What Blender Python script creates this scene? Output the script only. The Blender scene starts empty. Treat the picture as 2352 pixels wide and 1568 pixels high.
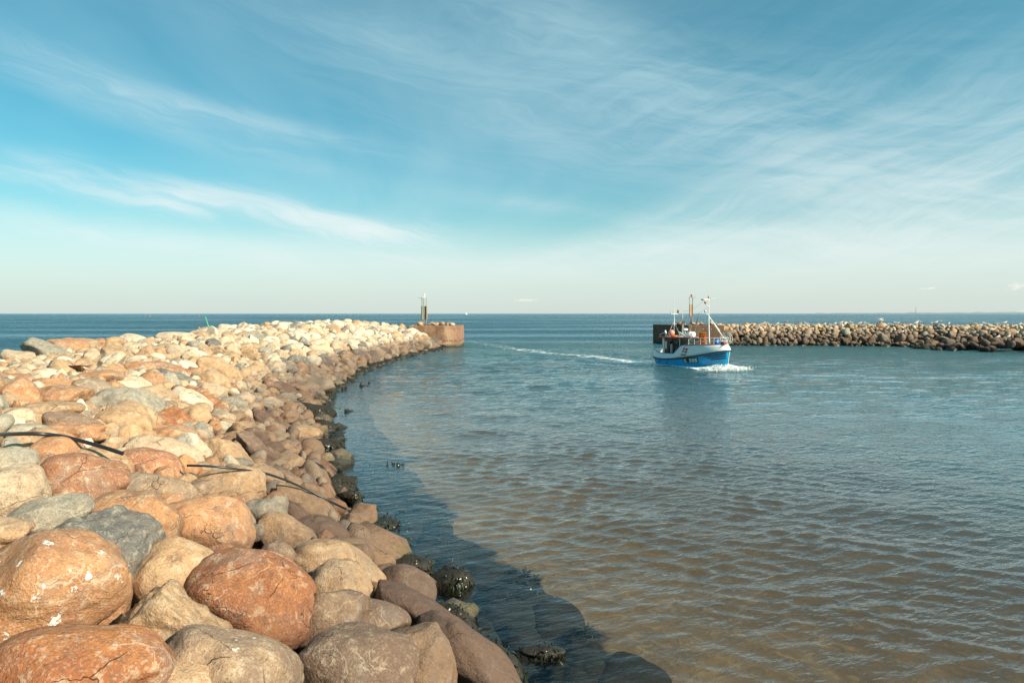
import bpy, bmesh, math, random
import numpy as np
from mathutils import Vector, Matrix

random.seed(7)
rng = np.random.default_rng(11)
SC = bpy.context.scene
COL = SC.collection

# ------------------------------------------------------------------ camera
CAMZ = 5.0
cam_d = bpy.data.cameras.new('camera')
cam = bpy.data.objects.new('camera', cam_d)
COL.objects.link(cam)
cam.location = (0, 0, CAMZ)
cam.rotation_euler = (math.pi / 2, 0, 0)
cam_d.lens = 24.0
cam_d.sensor_width = 36.0
cam_d.shift_y = -0.0274
cam_d.clip_start = 0.1
cam_d.clip_end = 80000
SC.camera = cam
FZ, CX0, HY = 1568.0, 1176.0, 720.0        # photo measured on a 2352 x 1568 sheet: focal length, centre column, horizon row

# ------------------------------------------------------------------ light
SUN = Vector((0.80, -0.53, 0.0)).normalized()
SUN_EL = math.radians(33)
SUN = Vector((SUN.x * math.cos(SUN_EL), SUN.y * math.cos(SUN_EL), math.sin(SUN_EL)))
sun_d = bpy.data.lights.new('sun', 'SUN')
sun_d.energy = 5.0
sun_d.angle = math.radians(0.53)
sun_d.color = (1.0, 0.885, 0.70)
sun = bpy.data.objects.new('sun', sun_d)
COL.objects.link(sun)
sun.rotation_euler = SUN.to_track_quat('Z', 'Y').to_euler()
sun.location = (60, -40, 60)

SC.view_settings.view_transform = 'Standard'
SC.view_settings.look = 'None'
SC.view_settings.exposure = 0.48
SC.view_settings.gamma = 1.0
SC.view_settings.use_curve_mapping = False
SC.cycles.max_bounces = 6
SC.cycles.transparent_max_bounces = 8
SC.cycles.caustics_reflective = False
SC.cycles.caustics_refractive = False
SC.cycles.use_denoising = True


# node expression helper: arithmetic on shader sockets
class NX:
    def __init__(self, nt): self.nt = nt
    def node(self, kind, **kw):
        n = self.nt.nodes.new(kind)
        for k, v in kw.items(): setattr(n, k, v)
        return n
    def put(self, sock, v):
        if isinstance(v, S): self.nt.links.new(v.s, sock)
        elif isinstance(v, bpy.types.NodeSocket): self.nt.links.new(v, sock)
        elif isinstance(v, (tuple, list)):
            if len(sock.default_value) == 4 and len(v) == 3: v = tuple(v) + (1.0,)
            sock.default_value = v
        else: sock.default_value = v
    def math(self, op, a, b=0.0, c=None, clamp=False):
        n = self.node('ShaderNodeMath', operation=op, use_clamp=clamp)
        self.put(n.inputs[0], a); self.put(n.inputs[1], b)
        if c is not None: self.put(n.inputs[2], c)
        return S(self, n.outputs[0])
    def vec(self, x, y, z):
        n = self.node('ShaderNodeCombineXYZ')
        for i, v in enumerate((x, y, z)): self.put(n.inputs[i], v)
        return S(self, n.outputs[0])
    def sep(self, v):
        n = self.node('ShaderNodeSeparateXYZ'); self.put(n.inputs[0], v)
        return [S(self, n.outputs[i]) for i in range(3)]
    def noise(self, v, scale=1.0, detail=4.0, rough=0.55, dist=0.0, out=0):
        n = self.node('ShaderNodeTexNoise')
        self.put(n.inputs['Vector'], v); self.put(n.inputs['Scale'], scale)
        self.put(n.inputs['Detail'], detail); self.put(n.inputs['Roughness'], rough)
        self.put(n.inputs['Distortion'], dist)
        return S(self, n.outputs[out])
    def voro(self, v, scale, feature='F1', out='Distance', rand=1.0):
        n = self.node('ShaderNodeTexVoronoi', feature=feature)
        self.put(n.inputs['Vector'], v); self.put(n.inputs['Scale'], scale)
        self.put(n.inputs['Randomness'], rand)
        return S(self, n.outputs[out])
    def ramp(self, x, lo, hi, a=0.0, b=1.0, smooth=True):
        n = self.node('ShaderNodeMapRange', interpolation_type='SMOOTHSTEP' if smooth else 'LINEAR')
        for i, v in enumerate((x, lo, hi, a, b)): self.put(n.inputs[i], v)
        return S(self, n.outputs[0])
    def mix(self, f, a, b, blend='MIX'):
        n = self.node('ShaderNodeMix', data_type='RGBA', blend_type=blend)
        n.clamp_factor = True
        self.put(n.inputs[0], f); self.put(n.inputs[6], a); self.put(n.inputs[7], b)
        return S(self, n.outputs[2])
    def attr(self, name, out='Color'):
        n = self.node('ShaderNodeAttribute', attribute_name=name)
        return S(self, n.outputs[out])
    def bump(self, h, strength=1.0, dist=0.05, normal=None):
        n = self.node('ShaderNodeBump')
        self.put(n.inputs['Height'], h); self.put(n.inputs['Strength'], strength); self.put(n.inputs['Distance'], dist)
        if normal is not None: self.put(n.inputs['Normal'], normal)
        return S(self, n.outputs[0])


class S:
    def __init__(self, nx, s): self.nx = nx; self.s = s
    def __add__(self, o): return self.nx.math('ADD', self, o)
    __radd__ = __add__
    def __sub__(self, o): return self.nx.math('SUBTRACT', self, o)
    def __rsub__(self, o): return self.nx.math('SUBTRACT', o, self)
    def __mul__(self, o): return self.nx.math('MULTIPLY', self, o)
    __rmul__ = __mul__
    def __truediv__(self, o): return self.nx.math('DIVIDE', self, o)
    def __pow__(self, o): return self.nx.math('POWER', self, o)
    def mx(self, o): return self.nx.math('MAXIMUM', self, o)
    def mn(self, o): return self.nx.math('MINIMUM', self, o)


# ------------------------------------------------------------------ world: Nishita sky with thin cirrus
world = bpy.data.worlds.new('World')
SC.world = world
world.use_nodes = True
wt = world.node_tree
for n in list(wt.nodes): wt.nodes.remove(n)
W = NX(wt)
sky = W.node('ShaderNodeTexSky', sky_type='NISHITA')
sky.sun_disc = False
sky.sun_elevation = SUN_EL
sky.sun_rotation = math.atan2(SUN.x, SUN.y)
sky.altitude = 0
sky.air_density = 1.0
sky.dust_density = 1.6
sky.ozone_density = 1.5
tc = W.node('ShaderNodeTexCoord')
dx, dy, dz = W.sep(tc.outputs['Generated'])
az = W.math('ARCTAN2', dx, dy)
el = W.math('ARCSINE', W.math('MINIMUM', W.math('MAXIMUM', dz, -1.0), 1.0))
zc = dz.mx(0.0) + 0.10
px, py = dx / zc, dy / zc


AE = W.vec(az, el, 0.0)


def feature(x, y, ln, wd, rot, amp):
    """a soft elongated cloud bank; x, y on the 2352 x 1568 sheet, turned into azimuth / elevation"""
    u, v = (x - CX0) / FZ, (HY - y) / FZ
    a0 = math.atan(u); e0 = math.atan(v * math.cos(a0))
    mp = W.node('ShaderNodeMapping', vector_type='TEXTURE')
    W.put(mp.inputs['Vector'], AE)
    mp.inputs['Location'].default_value = (a0, e0, 0)
    mp.inputs['Rotation'].default_value = (0, 0, math.radians(-rot))
    mp.inputs['Scale'].default_value = (1.9 * ln / FZ, 1.9 * wd / FZ, 1)
    g = W.node('ShaderNodeTexGradient', gradient_type='QUADRATIC_SPHERE')
    wt.links.new(mp.outputs[0], g.inputs[0])
    return S(W, g.outputs['Fac']) * amp


# warped streak coordinates on the cloud plane
w1 = W.noise(W.vec(px * 0.25, py * 0.12, 3.0), 1.0, 2, 0.5)
sx = px * 0.95 + py * 0.28 + (w1 - 0.5) * 2.6
sy = py * 0.95 - px * 0.28 - (w1 - 0.5) * 2.0
veil = W.noise(W.vec(sx * 0.42, sy * 0.13, 1.0), 1.0, 5, 0.6, 0.4)
# fibres in azimuth / elevation for the low banks
fw = W.noise(W.vec(az * 4.0, el * 9.0, 2.0), 1.0, 3, 0.55)
fl = W.noise(W.vec(az * 5.0 + el * 6.0 + fw * 0.9, el * 34.0 + az * 6.6 + fw * 3.4, 4.0), 1.0, 6, 0.66)
fr = W.noise(W.vec(az * 5.0 - el * 6.0 + fw * 0.9, el * 30.0 - az * 9.0 + fw * 3.4, 6.0), 1.0, 6, 0.66)
gen = W.ramp(veil, 0.38, 0.76) * 0.36
fl_ = W.ramp(fl, 0.38, 0.66)
fr_ = W.ramp(fr, 0.38, 0.66)
left = ((feature(270, 215, 350, 44, 14, 0.85) + feature(650, 298, 260, 22, 9, 0.60)) * (fl_ * 0.7 + 0.35)
        + (feature(430, 458, 135, 32, 3, 2.4) + feature(700, 498, 130, 26, 12, 1.5) + feature(830, 530, 165, 30, 4, 2.6) + feature(130, 398, 120, 30, 6, 1.3)) * (fl_ * 0.95 + 0.22)
        + (feature(420, 568, 520, 36, 7, 1.0) + feature(1000, 602, 430, 26, 4, 0.9)) * (fl_ * 0.6 + 0.4))
right = (feature(1600, 490, 340, 44, -17, 0.85) + feature(1480, 575, 300, 34, -6, 1.1) + feature(2200, 440, 500, 160, -17, 1.0)
         + feature(1900, 570, 460, 70, -6, 0.7) + feature(2250, 600, 330, 40, 9, 0.6) + feature(1750, 330, 520, 120, 16, 0.42)
         + feature(1560, 220, 540, 110, 20, 0.50) + feature(2100, 170, 560, 170, 10, 0.30) + feature(1180, 465, 220, 20, 7, 0.35)) * (fr_ * 0.42 + fl_ * 0.35 + 0.28)
top = (feature(900, 110, 520, 120, 13, 0.60) + feature(1300, 60, 330, 70, 24, 0.50) + feature(1280, 330, 420, 90, 8, 0.40)) * (fl_ * 0.45 + 0.5)
cn = W.noise(W.vec(az * 90.0, el * 170.0, 1.0), 1.0, 3, 0.6)
puffm = feature(1205, 690, 62, 6.5, 0, 1.0) + feature(2338, 657, 26, 17, 0, 1.1) + feature(2122, 663, 44, 5, 0, 0.9)
puff = W.ramp(puffm + (cn - 0.5) * 1.5, 0.55, 0.95) * W.ramp(puffm, 0.15, 0.4) * 0.7
low = W.ramp(el, 0.0, 0.135, 1.9, 0.0)
dens = (gen + left + right + top + low + W.ramp(el, 0.0, 0.26, 0.42, 0.0)).mx(0.0)
dens = 1.0 - W.math('EXPONENT', dens * -1.05)
# colour balance of the print: turquoise aloft, paler towards the sea
tint = W.mix(W.ramp(el, -0.02, 0.34), (0.48, 1.02, 0.96, 1), (0.32, 0.94, 0.88, 1))
skyc = W.mix(1.0, sky.outputs[0], tint, 'MULTIPLY')
cloudc = W.mix(W.ramp(el, 0.10, 0.38), W.mix(W.ramp(el, 0.0, 0.10), (5.5, 6.0, 5.6, 1), (6.3, 6.7, 6.6, 1)), (4.1, 5.8, 6.1, 1))
skyc = W.mix(dens * 0.86, skyc, cloudc)
skyc = W.mix(puff, skyc, (6.6, 6.4, 5.8, 1))
bg = W.node('ShaderNodeBackground')
W.put(bg.inputs['Color'], skyc)
bg.inputs['Strength'].default_value = 0.103
world.cycles.sampling_method = 'MANUAL'
world.cycles.sample_map_resolution = 256
wo = W.node('ShaderNodeOutputWorld')
wt.links.new(bg.outputs[0], wo.inputs[0])


# ------------------------------------------------------------------ helpers
def tag(o, label=None, cat=None, group=None, kind=None):
    if label: o['label'] = label
    if cat: o['category'] = cat
    if group: o['group'] = group
    if kind: o['kind'] = kind
    return o


def link(name, me, mat=None, parent=None, loc=None):
    o = bpy.data.objects.new(name, me)
    COL.objects.link(o)
    if mat is not None and me is not None:
        me.materials.append(mat)
    if parent is not None: o.parent = parent
    if loc is not None: o.location = loc
    return o


def empty(name, loc=(0, 0, 0), rot=(0, 0, 0)):
    o = bpy.data.objects.new(name, None)
    COL.objects.link(o)
    o.location = loc; o.rotation_euler = rot
    o.empty_display_size = 0.2
    return o


def np_mesh(name, V, F, smooth=True):
    """F: (n, 3) or (n, 4) int array"""
    me = bpy.data.meshes.new(name)
    V = np.asarray(V, np.float32); F = np.asarray(F, np.int32)
    k = F.shape[1]
    me.vertices.add(len(V)); me.vertices.foreach_set('co', V.ravel())
    me.loops.add(F.size); me.loops.foreach_set('vertex_index', F.ravel())
    me.polygons.add(len(F))
    me.polygons.foreach_set('loop_start', np.arange(0, F.size, k, dtype=np.int32))
    me.polygons.foreach_set('loop_total', np.full(len(F), k, np.int32))
    me.polygons.foreach_set('use_smooth', np.full(len(F), smooth))
    me.update(calc_edges=True)
    return me


def set_attr(me, name, data, typ='FLOAT_COLOR'):
    a = me.attributes.new(name, typ, 'POINT')
    d = np.asarray(data, np.float32).ravel()
    a.data.foreach_set('color' if typ == 'FLOAT_COLOR' else 'value', d)


class MB:
    """collects simple shapes into one mesh"""
    def __init__(self): self.v = []; self.f = []; self.sm = []
    def add(self, vs, fs, smooth=False):
        b = len(self.v)
        self.v += [tuple(v) for v in vs]
        self.f += [tuple(i + b for i in f) for f in fs]
        self.sm += [smooth] * len(fs)
        return self
    def box(self, c, s, rot=None):
        hx, hy, hz = s[0] / 2, s[1] / 2, s[2] / 2
        vs = [Vector((x * hx, y * hy, z * hz)) for z in (-1, 1) for y in (-1, 1) for x in (-1, 1)]
        if rot is not None: vs = [rot @ v for v in vs]
        vs = [v + Vector(c) for v in vs]
        return self.add(vs, [(0, 2, 3, 1), (4, 5, 7, 6), (0, 1, 5, 4), (2, 6, 7, 3), (0, 4, 6, 2), (1, 3, 7, 5)])
    def tube(self, pts, r, n=8, cap=True):
        pts = [Vector(p) for p in pts]
        rs = r if isinstance(r, (list, tuple)) else [r] * len(pts)
        vs, fs = [], []
        prev = None
        for i, p in enumerate(pts):
            t = (pts[min(i + 1, len(pts) - 1)] - pts[max(i - 1, 0)]).normalized()
            ref = prev if prev is not None else (Vector((0, 0, 1)) if abs(t.z) < 0.9 else Vector((1, 0, 0)))
            a = (ref - t * ref.dot(t)).normalized(); prev = a
            b = t.cross(a)
            for k in range(n):
                w = 2 * math.pi * k / n
                vs.append(p + (a * math.cos(w) + b * math.sin(w)) * rs[i])
        for i in range(len(pts) - 1):
            for k in range(n):
                fs.append((i * n + k, i * n + (k + 1) % n, (i + 1) * n + (k + 1) % n, (i + 1) * n + k))
        self.add(vs, fs, True)
        if cap:
            self.add([vs[k] for k in range(n)][::-1], [tuple(range(n))])
            self.add([vs[(len(pts) - 1) * n + k] for k in range(n)], [tuple(range(n))])
        return self
    def lathe(self, c, prof, n=16, axis='Z'):
        vs, fs = [], []
        for (r, h) in prof:
            for k in range(n):
                w = 2 * math.pi * k / n
                p = Vector((r * math.cos(w), r * math.sin(w), h))
                if axis == 'X': p = Vector((p.z, p.x, p.y))
                if axis == 'Y': p = Vector((p.y, p.z, p.x))
                vs.append(p + Vector(c))
        for i in range(len(prof) - 1):
            for k in range(n):
                fs.append((i * n + k, i * n + (k + 1) % n, (i + 1) * n + (k + 1) % n, (i + 1) * n + k))
        return self.add(vs, fs, True)
    def ball(self, c, r, n=12, sc=(1, 1, 1)):
        prof = [(max(1e-4, math.sin(math.pi * i / n)) , -math.cos(math.pi * i / n)) for i in range(n + 1)]
        vs, fs = [], []
        m = n * 2
        for (q, h) in prof:
            for k in range(m):
                w = 2 * math.pi * k / m
                vs.append(Vector((q * math.cos(w) * r * sc[0], q * math.sin(w) * r * sc[1], h * r * sc[2])) + Vector(c))
        for i in range(n):
            for k in range(m):
                fs.append((i * m + k, i * m + (k + 1) % m, (i + 1) * m + (k + 1) % m, (i + 1) * m + k))
        return self.add(vs, fs, True)
    def mesh(self, name):
        me = bpy.data.meshes.new(name)
        me.from_pydata(self.v, [], self.f)
        me.polygons.foreach_set('use_smooth', self.sm)
        me.update()
        return me
    def build(self, name, mat, parent=None, loc=None):
        return link(name, self.mesh(name), mat, parent, loc)


_ic = {}


def ico(n):
    if n not in _ic:
        bm = bmesh.new()
        bmesh.ops.create_icosphere(bm, subdivisions=n, radius=1.0)
        _ic[n] = (np.array([v.co[:] for v in bm.verts]), np.array([[v.index for v in f.verts] for f in bm.faces]))
        bm.free()
    return _ic[n]


def _hash(ix, iy, iz, seed):
    h = (ix * 374761393 + iy * 668265263 + iz * 2147483647 + seed * 1274126177) & 0xFFFFFFFF
    h = ((h ^ (h >> 13)) * 1274126177) & 0xFFFFFFFF
    return ((h ^ (h >> 16)) & 0xFFFF) / 32767.5 - 1.0


def vnoise(p, seed=0):
    p = np.asarray(p, np.float64)
    i = np.floor(p).astype(np.int64); f = p - i
    u = f * f * f * (f * (f * 6 - 15) + 10)
    r = 0
    for a in (0, 1):
        wx = u[:, 0] if a else 1 - u[:, 0]
        for b in (0, 1):
            wy = u[:, 1] if b else 1 - u[:, 1]
            for c in (0, 1):
                wz = u[:, 2] if c else 1 - u[:, 2]
                r = r + wx * wy * wz * _hash(i[:, 0] + a, i[:, 1] + b, i[:, 2] + c, seed)
    return r


# ------------------------------------------------------------------ materials
def new_mat(name):
    m = bpy.data.materials.new(name)
    m.use_nodes = True
    nt = m.node_tree
    for n in list(nt.nodes): nt.nodes.remove(n)
    return m, NX(nt), nt


def finish(X, nt, shader):
    o = X.node('ShaderNodeOutputMaterial')
    nt.links.new(shader, o.inputs[0])


def simple(name, col, rough=0.5, metal=0.0, var=0.15, scale=6.0, bump=0.0, dirt=None, spec=0.5):
    m, X, nt = new_mat(name)
    g = X.node('ShaderNodeNewGeometry')
    n = X.noise(g.outputs['Position'], scale, 5, 0.6)
    c = X.mix(n, tuple(v * (1 - var) for v in col), tuple(min(1, v * (1 + var)) for v in col))
    if dirt:
        d = X.noise(g.outputs['Position'], scale * 0.6, 6, 0.65)
        c = X.mix(X.ramp(d, 0.52, 0.72) * dirt[1], c, dirt[0])
    p = X.node('ShaderNodeBsdfPrincipled')
    X.put(p.inputs['Base Color'], c)
    X.put(p.inputs['Roughness'], rough); X.put(p.inputs['Metallic'], metal)
    p.inputs['Specular IOR Level'].default_value = spec
    if bump:
        X.put(p.inputs['Normal'], X.bump(n, bump, 0.01))
    finish(X, nt, p.outputs[0])
    return m


def rock_material():
    m, X, nt = new_mat('boulder_stone')
    g = X.node('ShaderNodeNewGeometry')
    P = S(X, g.outputs['Position'])
    x, y, z = X.sep(P)
    at = X.node('ShaderNodeAttribute', attribute_name='tint')
    tint = S(X, at.outputs['Color']); guano = S(X, at.outputs['Alpha'])
    at2 = X.node('ShaderNodeAttribute', attribute_name='tone')
    tone = S(X, at2.outputs['Color']); weed = S(X, at2.outputs['Alpha'])
    off = X.attr('seed', 'Fac') * 37.0
    Q = X.vec(x + off, y + off * 0.7, z - off)
    n1 = X.noise(Q, 2.2, 4, 0.62)
    n2 = X.noise(Q, 7.5, 5, 0.68)
    n3 = X.noise(Q, 38.0, 3, 0.7)
    n4 = X.noise(Q, 95.0, 2, 0.7)
    gr = X.voro(Q, 70.0, 'F1', 'Color')
    grs = X.sep(gr)[0]
    # layered banding of gneiss
    bx, by, bz = x + off, y * 0.6 + off, z
    band = X.noise(X.vec(bx * 1.4 + bz * 2.0, by * 1.0, bz * 6.5 + by * 2.0 - bx + n1 * 3.0), 1.0, 3, 0.6)
    c = X.mix(X.ramp(n1, 0.36, 0.62), tint, tone)
    c = X.mix(X.ramp(band, 0.50, 0.66) * 0.38, c, X.mix(0.5, tone, (0.26, 0.17, 0.12, 1)))
    c = X.mix(X.ramp(n2, 0.53, 0.64) * 0.70, c, X.mix(0.55, c, (0.70, 0.55, 0.38, 1)))       # pale lichen and mineral crust
    c = X.mix(X.ramp(n2, 0.47, 0.35) * 0.65, c, X.mix(0.6, c, (0.13, 0.085, 0.06, 1)))       # darker iron stain
    c = X.mix(X.ramp(n3, 0.53, 0.66) * 0.42, c, X.mix(0.6, c, (0.12, 0.09, 0.075, 1)))       # grains
    c = X.mix(X.ramp(n3, 0.46, 0.34) * 0.22, c, X.mix(0.5, c, (0.80, 0.68, 0.52, 1)))
    c = X.mix(X.ramp(n4, 0.56, 0.68) * 0.30, c, X.mix(0.75, c, (0.07, 0.055, 0.045, 1)))
    c = X.mix(X.ramp(grs, 0.86, 0.90) * 0.14, c, (0.78, 0.66, 0.52, 1))
    c = X.mix(X.ramp(grs, 0.14, 0.10) * 0.28, c, (0.08, 0.06, 0.05, 1))
    pt = X.noise(Q, 1.05, 3, 0.55)
    c = X.mix(X.ramp(pt, 0.54, 0.64) * 0.45, c, X.mix(0.65, c, (0.30, 0.27, 0.23, 1)))       # greyer faces
    vq = X.vec(x * 1.3 + off + n1 * 0.8, y - off + n1 * 0.5, z * 1.1 + n2 * 0.25)
    ve = X.voro(vq, 1.7, 'DISTANCE_TO_EDGE')
    c = X.mix(X.ramp(ve, 0.020, 0.004) * X.ramp(pt, 0.47, 0.55) * 0.42, c, (0.74, 0.58, 0.42, 1))   # pale veins
    # thin cracks
    wv = X.noise(Q, 1.7, 4, 0.6)
    cq = X.vec(x + off + wv * 0.9, y + off + wv * 0.6, z * 1.4 + wv)
    cr = X.voro(cq, 0.95, 'DISTANCE_TO_EDGE')
    crack = X.ramp(cr, 0.007, 0.0) * X.ramp(X.noise(Q, 1.1, 2, 0.5), 0.50, 0.60)
    c = X.mix(crack * 0.55, c, (0.07, 0.05, 0.04, 1))
    # bird droppings, each with its own ragged outline
    gq = X.noise(Q, 5.0, 6, 0.65)
    gsp = X.ramp(gq + guano * 0.16, 0.715, 0.745) * X.ramp(guano, 0.02, 0.10)
    c = X.mix(gsp, c, (0.80, 0.78, 0.74, 1))
    # streaky chalky guano wash on the outer stones
    chalk = X.ramp(n1 + n2 * 0.5 + X.attr('chalk', 'Fac') * 0.55, 0.92, 1.22)
    c = X.mix(chalk * 0.75, c, (0.80, 0.71, 0.57, 1))
    # tide zone: brown film, then algae, then black wrack at the water
    zj = z + (n1 - 0.5) * 0.9 + (n2 - 0.5) * 0.35
    brown = X.ramp(zj, 2.25, 1.10) * X.attr('tide', 'Fac')
    c = X.mix(brown * 0.84, c, X.mix(0.84, c, (0.105, 0.057, 0.042, 1)))
    green = X.ramp(zj, 0.62, 0.34) * X.ramp(n1, 0.46, 0.58)
    c = X.mix(green * 0.6, c, (0.085, 0.085, 0.022, 1))
    black = X.ramp(zj + (n3 - 0.5) * 0.3 - weed * 0.8, 0.38, 0.14)
    c = X.mix(black * 0.93, c, X.mix(X.ramp(z, -0.06, 0.06), (0.004, 0.005, 0.005, 1), X.mix(n3, (0.008, 0.007, 0.005, 1), (0.035, 0.028, 0.018, 1))))
    h = n1 * 0.14 + n2 * 0.22 + n3 * 0.085 + n4 * 0.022 + band * 0.12 - crack * 0.15
    p = X.node('ShaderNodeBsdfPrincipled')
    X.put(p.inputs['Base Color'], c)
    X.put(p.inputs['Roughness'], X.ramp(zj, 0.45, 0.1, 0.86, 0.34) + X.ramp(z, 0.0, -0.08, 0.0, 0.55))
    p.inputs['Specular IOR Level'].default_value = 0.35
    X.put(p.inputs['Normal'], X.bump(h, 0.95, 0.18))
    finish(X, nt, p.outputs[0])
    return m


ROCK = rock_material()
M_white = simple('white_paint', (0.80, 0.80, 0.77), 0.35, var=0.05, dirt=((0.45, 0.38, 0.30, 1), 0.25))
M_blue = simple('blue_hull_paint', (0.004, 0.345, 0.660), 0.3, var=0.10, scale=3, dirt=((0.01, 0.20, 0.40, 1), 0.3))
M_black = simple('black_rubber', (0.018, 0.017, 0.017), 0.5, var=0.3)
M_blackp = simple('black_paint', (0.012, 0.012, 0.014), 0.4, var=0.2)
M_red = simple('red_paint', (0.42, 0.055, 0.03), 0.45, var=0.12, dirt=((0.22, 0.05, 0.03, 1), 0.4))
M_redflag = simple('red_emblem_paint', (0.50, 0.03, 0.04), 0.45, var=0.05)
M_orange = simple('orange_plastic', (0.72, 0.19, 0.03), 0.45, var=0.12, dirt=((0.45, 0.16, 0.06, 1), 0.3))
M_pink = simple('pink_buoy_vinyl', (0.78, 0.30, 0.22), 0.45, var=0.08)
M_steel = simple('galvanised_steel', (0.52, 0.51, 0.48), 0.42, 0.55, var=0.12, scale=20)
M_whitesteel = simple('white_enamelled_steel', (0.74, 0.73, 0.69), 0.4, var=0.06, dirt=((0.40, 0.30, 0.22, 1), 0.3))
M_brownwood = simple('varnished_brown_wood', (0.075, 0.028, 0.016), 0.45, var=0.25, scale=9)
M_glass = simple('dark_cabin_glass', (0.02, 0.026, 0.03), 0.08, var=0.1)
M_grey = simple('grey_machine_paint', (0.32, 0.34, 0.36), 0.5, var=0.12, dirt=((0.18, 0.14, 0.11, 1), 0.4))
M_bluebarrel = simple('blue_plastic', (0.01, 0.13, 0.42), 0.4, var=0.12)
M_net = simple('dark_blue_net', (0.012, 0.045, 0.10), 0.85, var=0.6, scale=45, bump=0.6)
M_deck = simple('grey_deck_paint', (0.33, 0.30, 0.26), 0.6, var=0.15)
M_cream = simple('cream_plastic', (0.78, 0.72, 0.60), 0.5, var=0.08)
M_darkflag = simple('dark_flag_cloth', (0.012, 0.014, 0.02), 0.8, var=0.3)
M_bamboo = simple('weathered_cane', (0.36, 0.22, 0.12), 0.6, var=0.2)
M_rust = simple('rusted_iron', (0.20, 0.075, 0.03), 0.85, var=0.4, scale=14, bump=0.4)
M_weathersteel = simple('weathered_brown_steel', (0.36, 0.27, 0.20), 0.6, 0.15, var=0.25, scale=8, dirt=((0.22, 0.09, 0.04, 1), 0.6))
M_hose = simple('black_hose_rubber', (0.02, 0.02, 0.022), 0.32, var=0.3)
M_tanpanel = simple('tan_signal_panel', (0.62, 0.40, 0.24), 0.55, var=0.12)
M_greenpanel = simple('pale_green_panel', (0.30, 0.42, 0.27), 0.5, var=0.15)
M_darkpanel = simple('dark_brown_panel', (0.10, 0.075, 0.065), 0.55, var=0.2)
M_green = simple('bright_green_paint', (0.10, 0.52, 0.16), 0.4, var=0.1)
M_redlamp = simple('red_lamp_lens', (0.40, 0.05, 0.03), 0.3, var=0.1)
M_gullw = simple('white_feathers', (0.78, 0.76, 0.72), 0.8, var=0.06)
M_gullg = simple('grey_feathers', (0.30, 0.30, 0.31), 0.8, var=0.1)
M_beak = simple('yellow_horn', (0.70, 0.36, 0.04), 0.5, var=0.1)
M_sail = simple('white_sailcloth', (0.80, 0.79, 0.76), 0.7, var=0.03)


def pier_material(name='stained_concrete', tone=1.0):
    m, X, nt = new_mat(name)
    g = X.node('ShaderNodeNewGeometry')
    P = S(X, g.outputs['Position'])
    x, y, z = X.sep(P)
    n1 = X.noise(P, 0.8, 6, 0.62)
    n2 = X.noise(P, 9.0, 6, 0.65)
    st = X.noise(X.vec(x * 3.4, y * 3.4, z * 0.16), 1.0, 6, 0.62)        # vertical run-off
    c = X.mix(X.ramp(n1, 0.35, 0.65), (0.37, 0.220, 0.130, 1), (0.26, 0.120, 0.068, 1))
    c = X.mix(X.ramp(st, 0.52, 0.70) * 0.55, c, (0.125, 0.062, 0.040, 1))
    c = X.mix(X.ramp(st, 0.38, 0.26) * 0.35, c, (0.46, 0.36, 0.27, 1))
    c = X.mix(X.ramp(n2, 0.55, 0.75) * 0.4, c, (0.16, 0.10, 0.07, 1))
    c = X.mix(1.0 - tone, c, (0.018, 0.014, 0.012, 1))  # a lower tone puts shade into the concrete colour
    zz = z + (n1 - 0.5) * 0.18
    bandd = X.ramp(zz, 0.72, 0.86) * X.ramp(zz, 1.15, 1.0)
    c = X.mix(bandd * 0.6, c, (0.10, 0.065, 0.055, 1))
    alg = X.ramp(zz + (n2 - 0.5) * 0.25, 0.55, 0.30)
    c = X.mix(alg * 0.8, c, (0.10, 0.085, 0.035, 1))
    blk = X.ramp(zz + (st - 0.5) * 0.9, 0.24, 0.12)
    c = X.mix(blk * 0.9, c, (0.018, 0.015, 0.012, 1))
    p = X.node('ShaderNodeBsdfPrincipled')
    X.put(p.inputs['Base Color'], c)
    p.inputs['Roughness'].default_value = 0.85
    X.put(p.inputs['Normal'], X.bump(n2 + st * 0.8, 0.5, 0.03))
    finish(X, nt, p.outputs[0])
    return m


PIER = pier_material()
PIER_SHADED = pier_material('shaded_stained_concrete', 0.42)  # darker copy of the stained concrete, shade painted into its colour

# ------------------------------------------------------------------ terrain: where the rubble meets the water
TY = np.array([-30, -12, -5, 0, 4, 9.25, 12.6, 17.4, 22, 28, 34, 41, 49, 60, 71, 85, 95, 101, 112, 130])
TX = np.array([12, 7.5, 5.6, 4.2, 2.5, 0.30, -1.45, -3.7, -5.4, -7.2, -9.2, -11.0, -12.0, -12.7, -12.7, -11.2, -9.9, -9.2, -9.0, -10])
_yy = np.linspace(-30, 130, 641)
_xx = np.interp(_yy, TY, TX)
_ker = np.exp(-np.linspace(-2, 2, 25) ** 2); _ker /= _ker.sum()
_xx = np.convolve(np.pad(_xx, 12, mode='edge'), _ker, mode='valid')
_sl = np.gradient(_xx, _yy)


def shore_x(Y): return np.interp(Y, _yy, _xx)


def inland(X, Y):
    return (np.interp(Y, _yy, _xx) - X) / np.sqrt(1 + np.interp(Y, _yy, _sl) ** 2)


def left_h(X, Y):
    """level of the boulder centres on the near breakwater"""
    s = inland(X, Y)
    crest = np.interp(Y, [0, 15, 30, 45, 60, 75, 88, 97, 101], [3.0, 2.95, 2.88, 3.0, 3.28, 3.5, 3.5, 3.0, 2.6])
    up = crest * (np.clip(s, 0, 8) / 8) ** 0.80
    z = np.where(s < 0, s * 0.50, up)
    z = np.where(s > 13.0, crest - (s - 13.0) * 0.62, z)
    return np.maximum(z, -3.0)


RX = np.array([30, 33, 40, 50, 58, 62, 66, 75, 95, 130])
RY = np.array([108.5, 107.5, 106.5, 105.5, 103.5, 101.5, 99.0, 94.5, 86, 76])


def right_front(X): return np.interp(X, RX, RY)


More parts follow.
